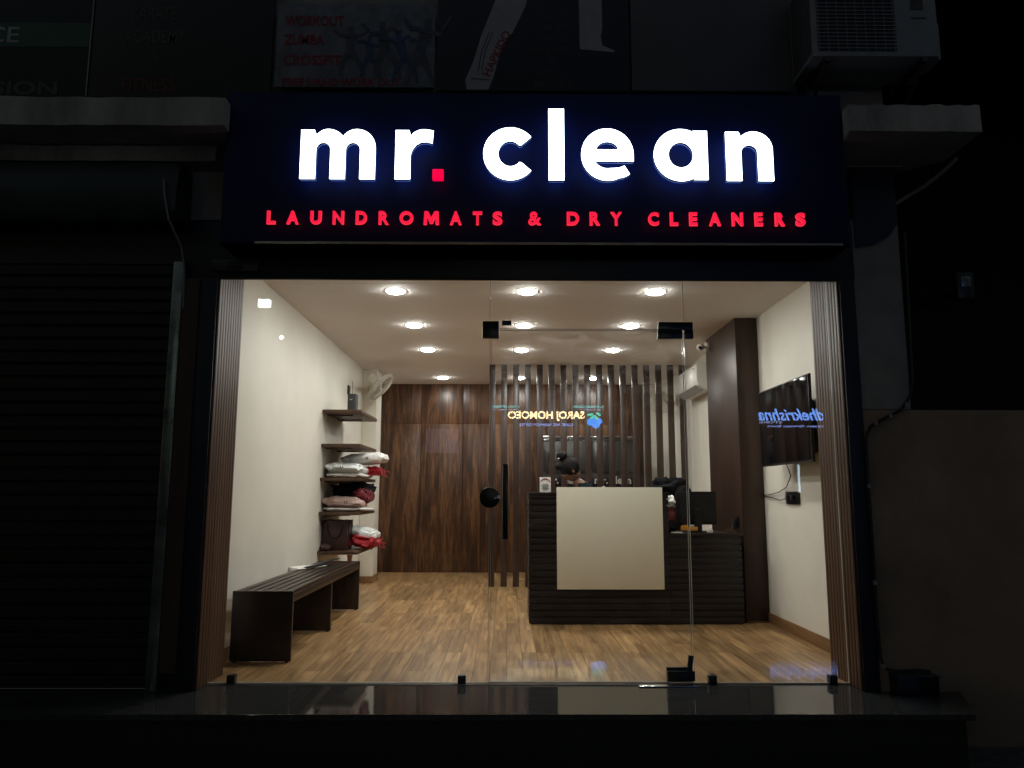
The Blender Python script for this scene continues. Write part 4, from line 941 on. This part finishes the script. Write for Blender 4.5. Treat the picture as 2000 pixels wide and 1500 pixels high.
# ================================================================== ACROSS THE STREET (seen mirrored in the glass)
BK = lambda y: (lambda a, b, d: (-a, y+d, b))
def lit(col, s): return emit('lit_sign_face', col, s, (.2,.2,.2))
solo('opposite_building', MB().box(-22, 22, -15.2, -14.25, G, 12), M_dark, 'dark building across the street seen only as a reflection', 'building', (0, -14.5, 0))
t = thing('clinic_sign', 'lit clinic sign across the street mirrored in the glass', 'sign', (1.2, -14.1, 2.8))
part('board', B(-.45, 2.45, -14.2, -14.05, 2.70, 3.32), M_ban, t)
part('lettering', text_mb('SAROJ HOMOEO', (-1.912, -.017, 2.90, 3.145), BK(-14.045), .02, .032), lit((1,.82,.46), 20), t)
part('lettering', text_mb('CLINIC AND RESEARCH CENTRE', (-1.62, -.305, 2.775, 2.845), BK(-14.045), .02, .01), lit((.25,.4,1), 11), t)
part('lettering', text_mb('Dr. POONAM AGGARWAL', (-2.371, -1.611, 3.225, 3.285), BK(-14.045), .02, .01), lit((.10,.62,.62), 11), t)
part('lettering', text_mb('B.H.M.S. (Homeopathic) P.G.', (-2.371, -1.80, 3.165, 3.195), BK(-14.045), .02, 0), lit((.4,.5,1), 9), t)
part('lettering', text_mb('Dr. INDRA DEV PRASAD', (-.295, .363, 3.225, 3.285), BK(-14.045), .02, .01), lit((.10,.62,.62), 11), t)
part('lettering', text_mb('M.D. (Homeopathic) P.G.', (-.24, .363, 3.165, 3.195), BK(-14.045), .02, 0), lit((.4,.5,1), 9), t)
lg = MB()
for x, z, rx_, rz_ in ((2.06, 2.88, .09, .09), (2.19, 2.82, .1, .07), (2.27, 2.9, .075, .08), (2.13, 2.95, .06, .05)): lg.cyl((x, -14.045, z), (x, -14.03+.004*x, z), rx_, n=20)
part('emblem', lg, lit((.02,.28,1), 15), t)
lg = MB()
for x, z, a in ((2.10, 3.0, 40), (2.25, 3.07, -35), (2.05, 3.06, 10), (2.2, 2.98, -60)):
    q = [(x+.075*math.cos(u)*math.cos(R(a))-.03*math.sin(u)*math.sin(R(a)), z+.075*math.cos(u)*math.sin(R(a))+.03*math.sin(u)*math.cos(R(a))) for u in [2*math.pi*i/14 for i in range(14)]]
    lg.prism(q, lambda u, v: (u, -14.02, v), lambda u, v: (u, -14.012, v))
part('emblem_leaf', lg, lit((.06,.85,.6), 11), t)
t = thing('grocery_sign', 'blue lit grocery store sign across the street mirrored in the glass', 'sign', (7.1, -14.1, 2.8))
part('board', B(5.9, 8.9, -14.2, -14.05, 2.70, 3.35), M_ban, t)
part('lettering', text_mb('Radhekrishna', (-8.26, -6.22, 2.925, 3.22), BK(-14.045), .02, .012, .35), lit((.17,.36,1), 13), t)
part('lettering', text_mb('STORE', (-6.80, -6.24, 2.855, 2.91), BK(-14.045), .02, .01), lit((.5,.55,.9), 6), t)
part('lettering', text_mb('An Exclusive Grocery Store', (-8.2, -6.43, 2.745, 2.815), BK(-14.045), .02, .015), lit((.3,.42,1), 8), t)
solo('street_lamp', MB().box(-6.30, -6.0, -14.2, -14.05, 5.78, 5.98), lit((.75,1,.8), 26), 'square greenish white lamp high across the street mirrored in the glass', 'lamp', (-6.1, -14.1, 5.8), .03)
solo('bulb', MB().ball((-5.67, -14.1, 5.0), .05, .05, .05), lit((1,1,1), 26), 'small white bulb across the street mirrored in the glass', 'bulb', (-5.67, -14.1, 5.0))
t = thing('tube_light', 'upright cool white tube light across the street mirrored in the glass', 'tube light', (7.13, -14, 1.2))
part('tube', MB().cyl((7.132, -14.0, 1.16), (7.132, -14.0, 1.84), .022), lit((.55,.8,1), 9), t)
part('cap', MB().cyl((7.132, -14.0, 1.845), (7.132, -14.0, 1.89), .03).box(7.10, 7.16, -14.25, -14.03, 1.1, 1.9), M_fit2, t)
t = thing('lit_window', 'dim violet lit window across the street mirrored in the glass', 'window', (-1.6, -14.2, 2.2))
part('frame', B(-2.05, -1.17, -14.26, -14.2, 2.08, 2.75), M_fit2, t)
part('pane', MB().box(-2.02, -1.62, -14.199, -14.19, 2.12, 2.72).box(-1.58, -1.2, -14.199, -14.19, 2.12, 2.72), lit((.42,.40,.85), .45), t)
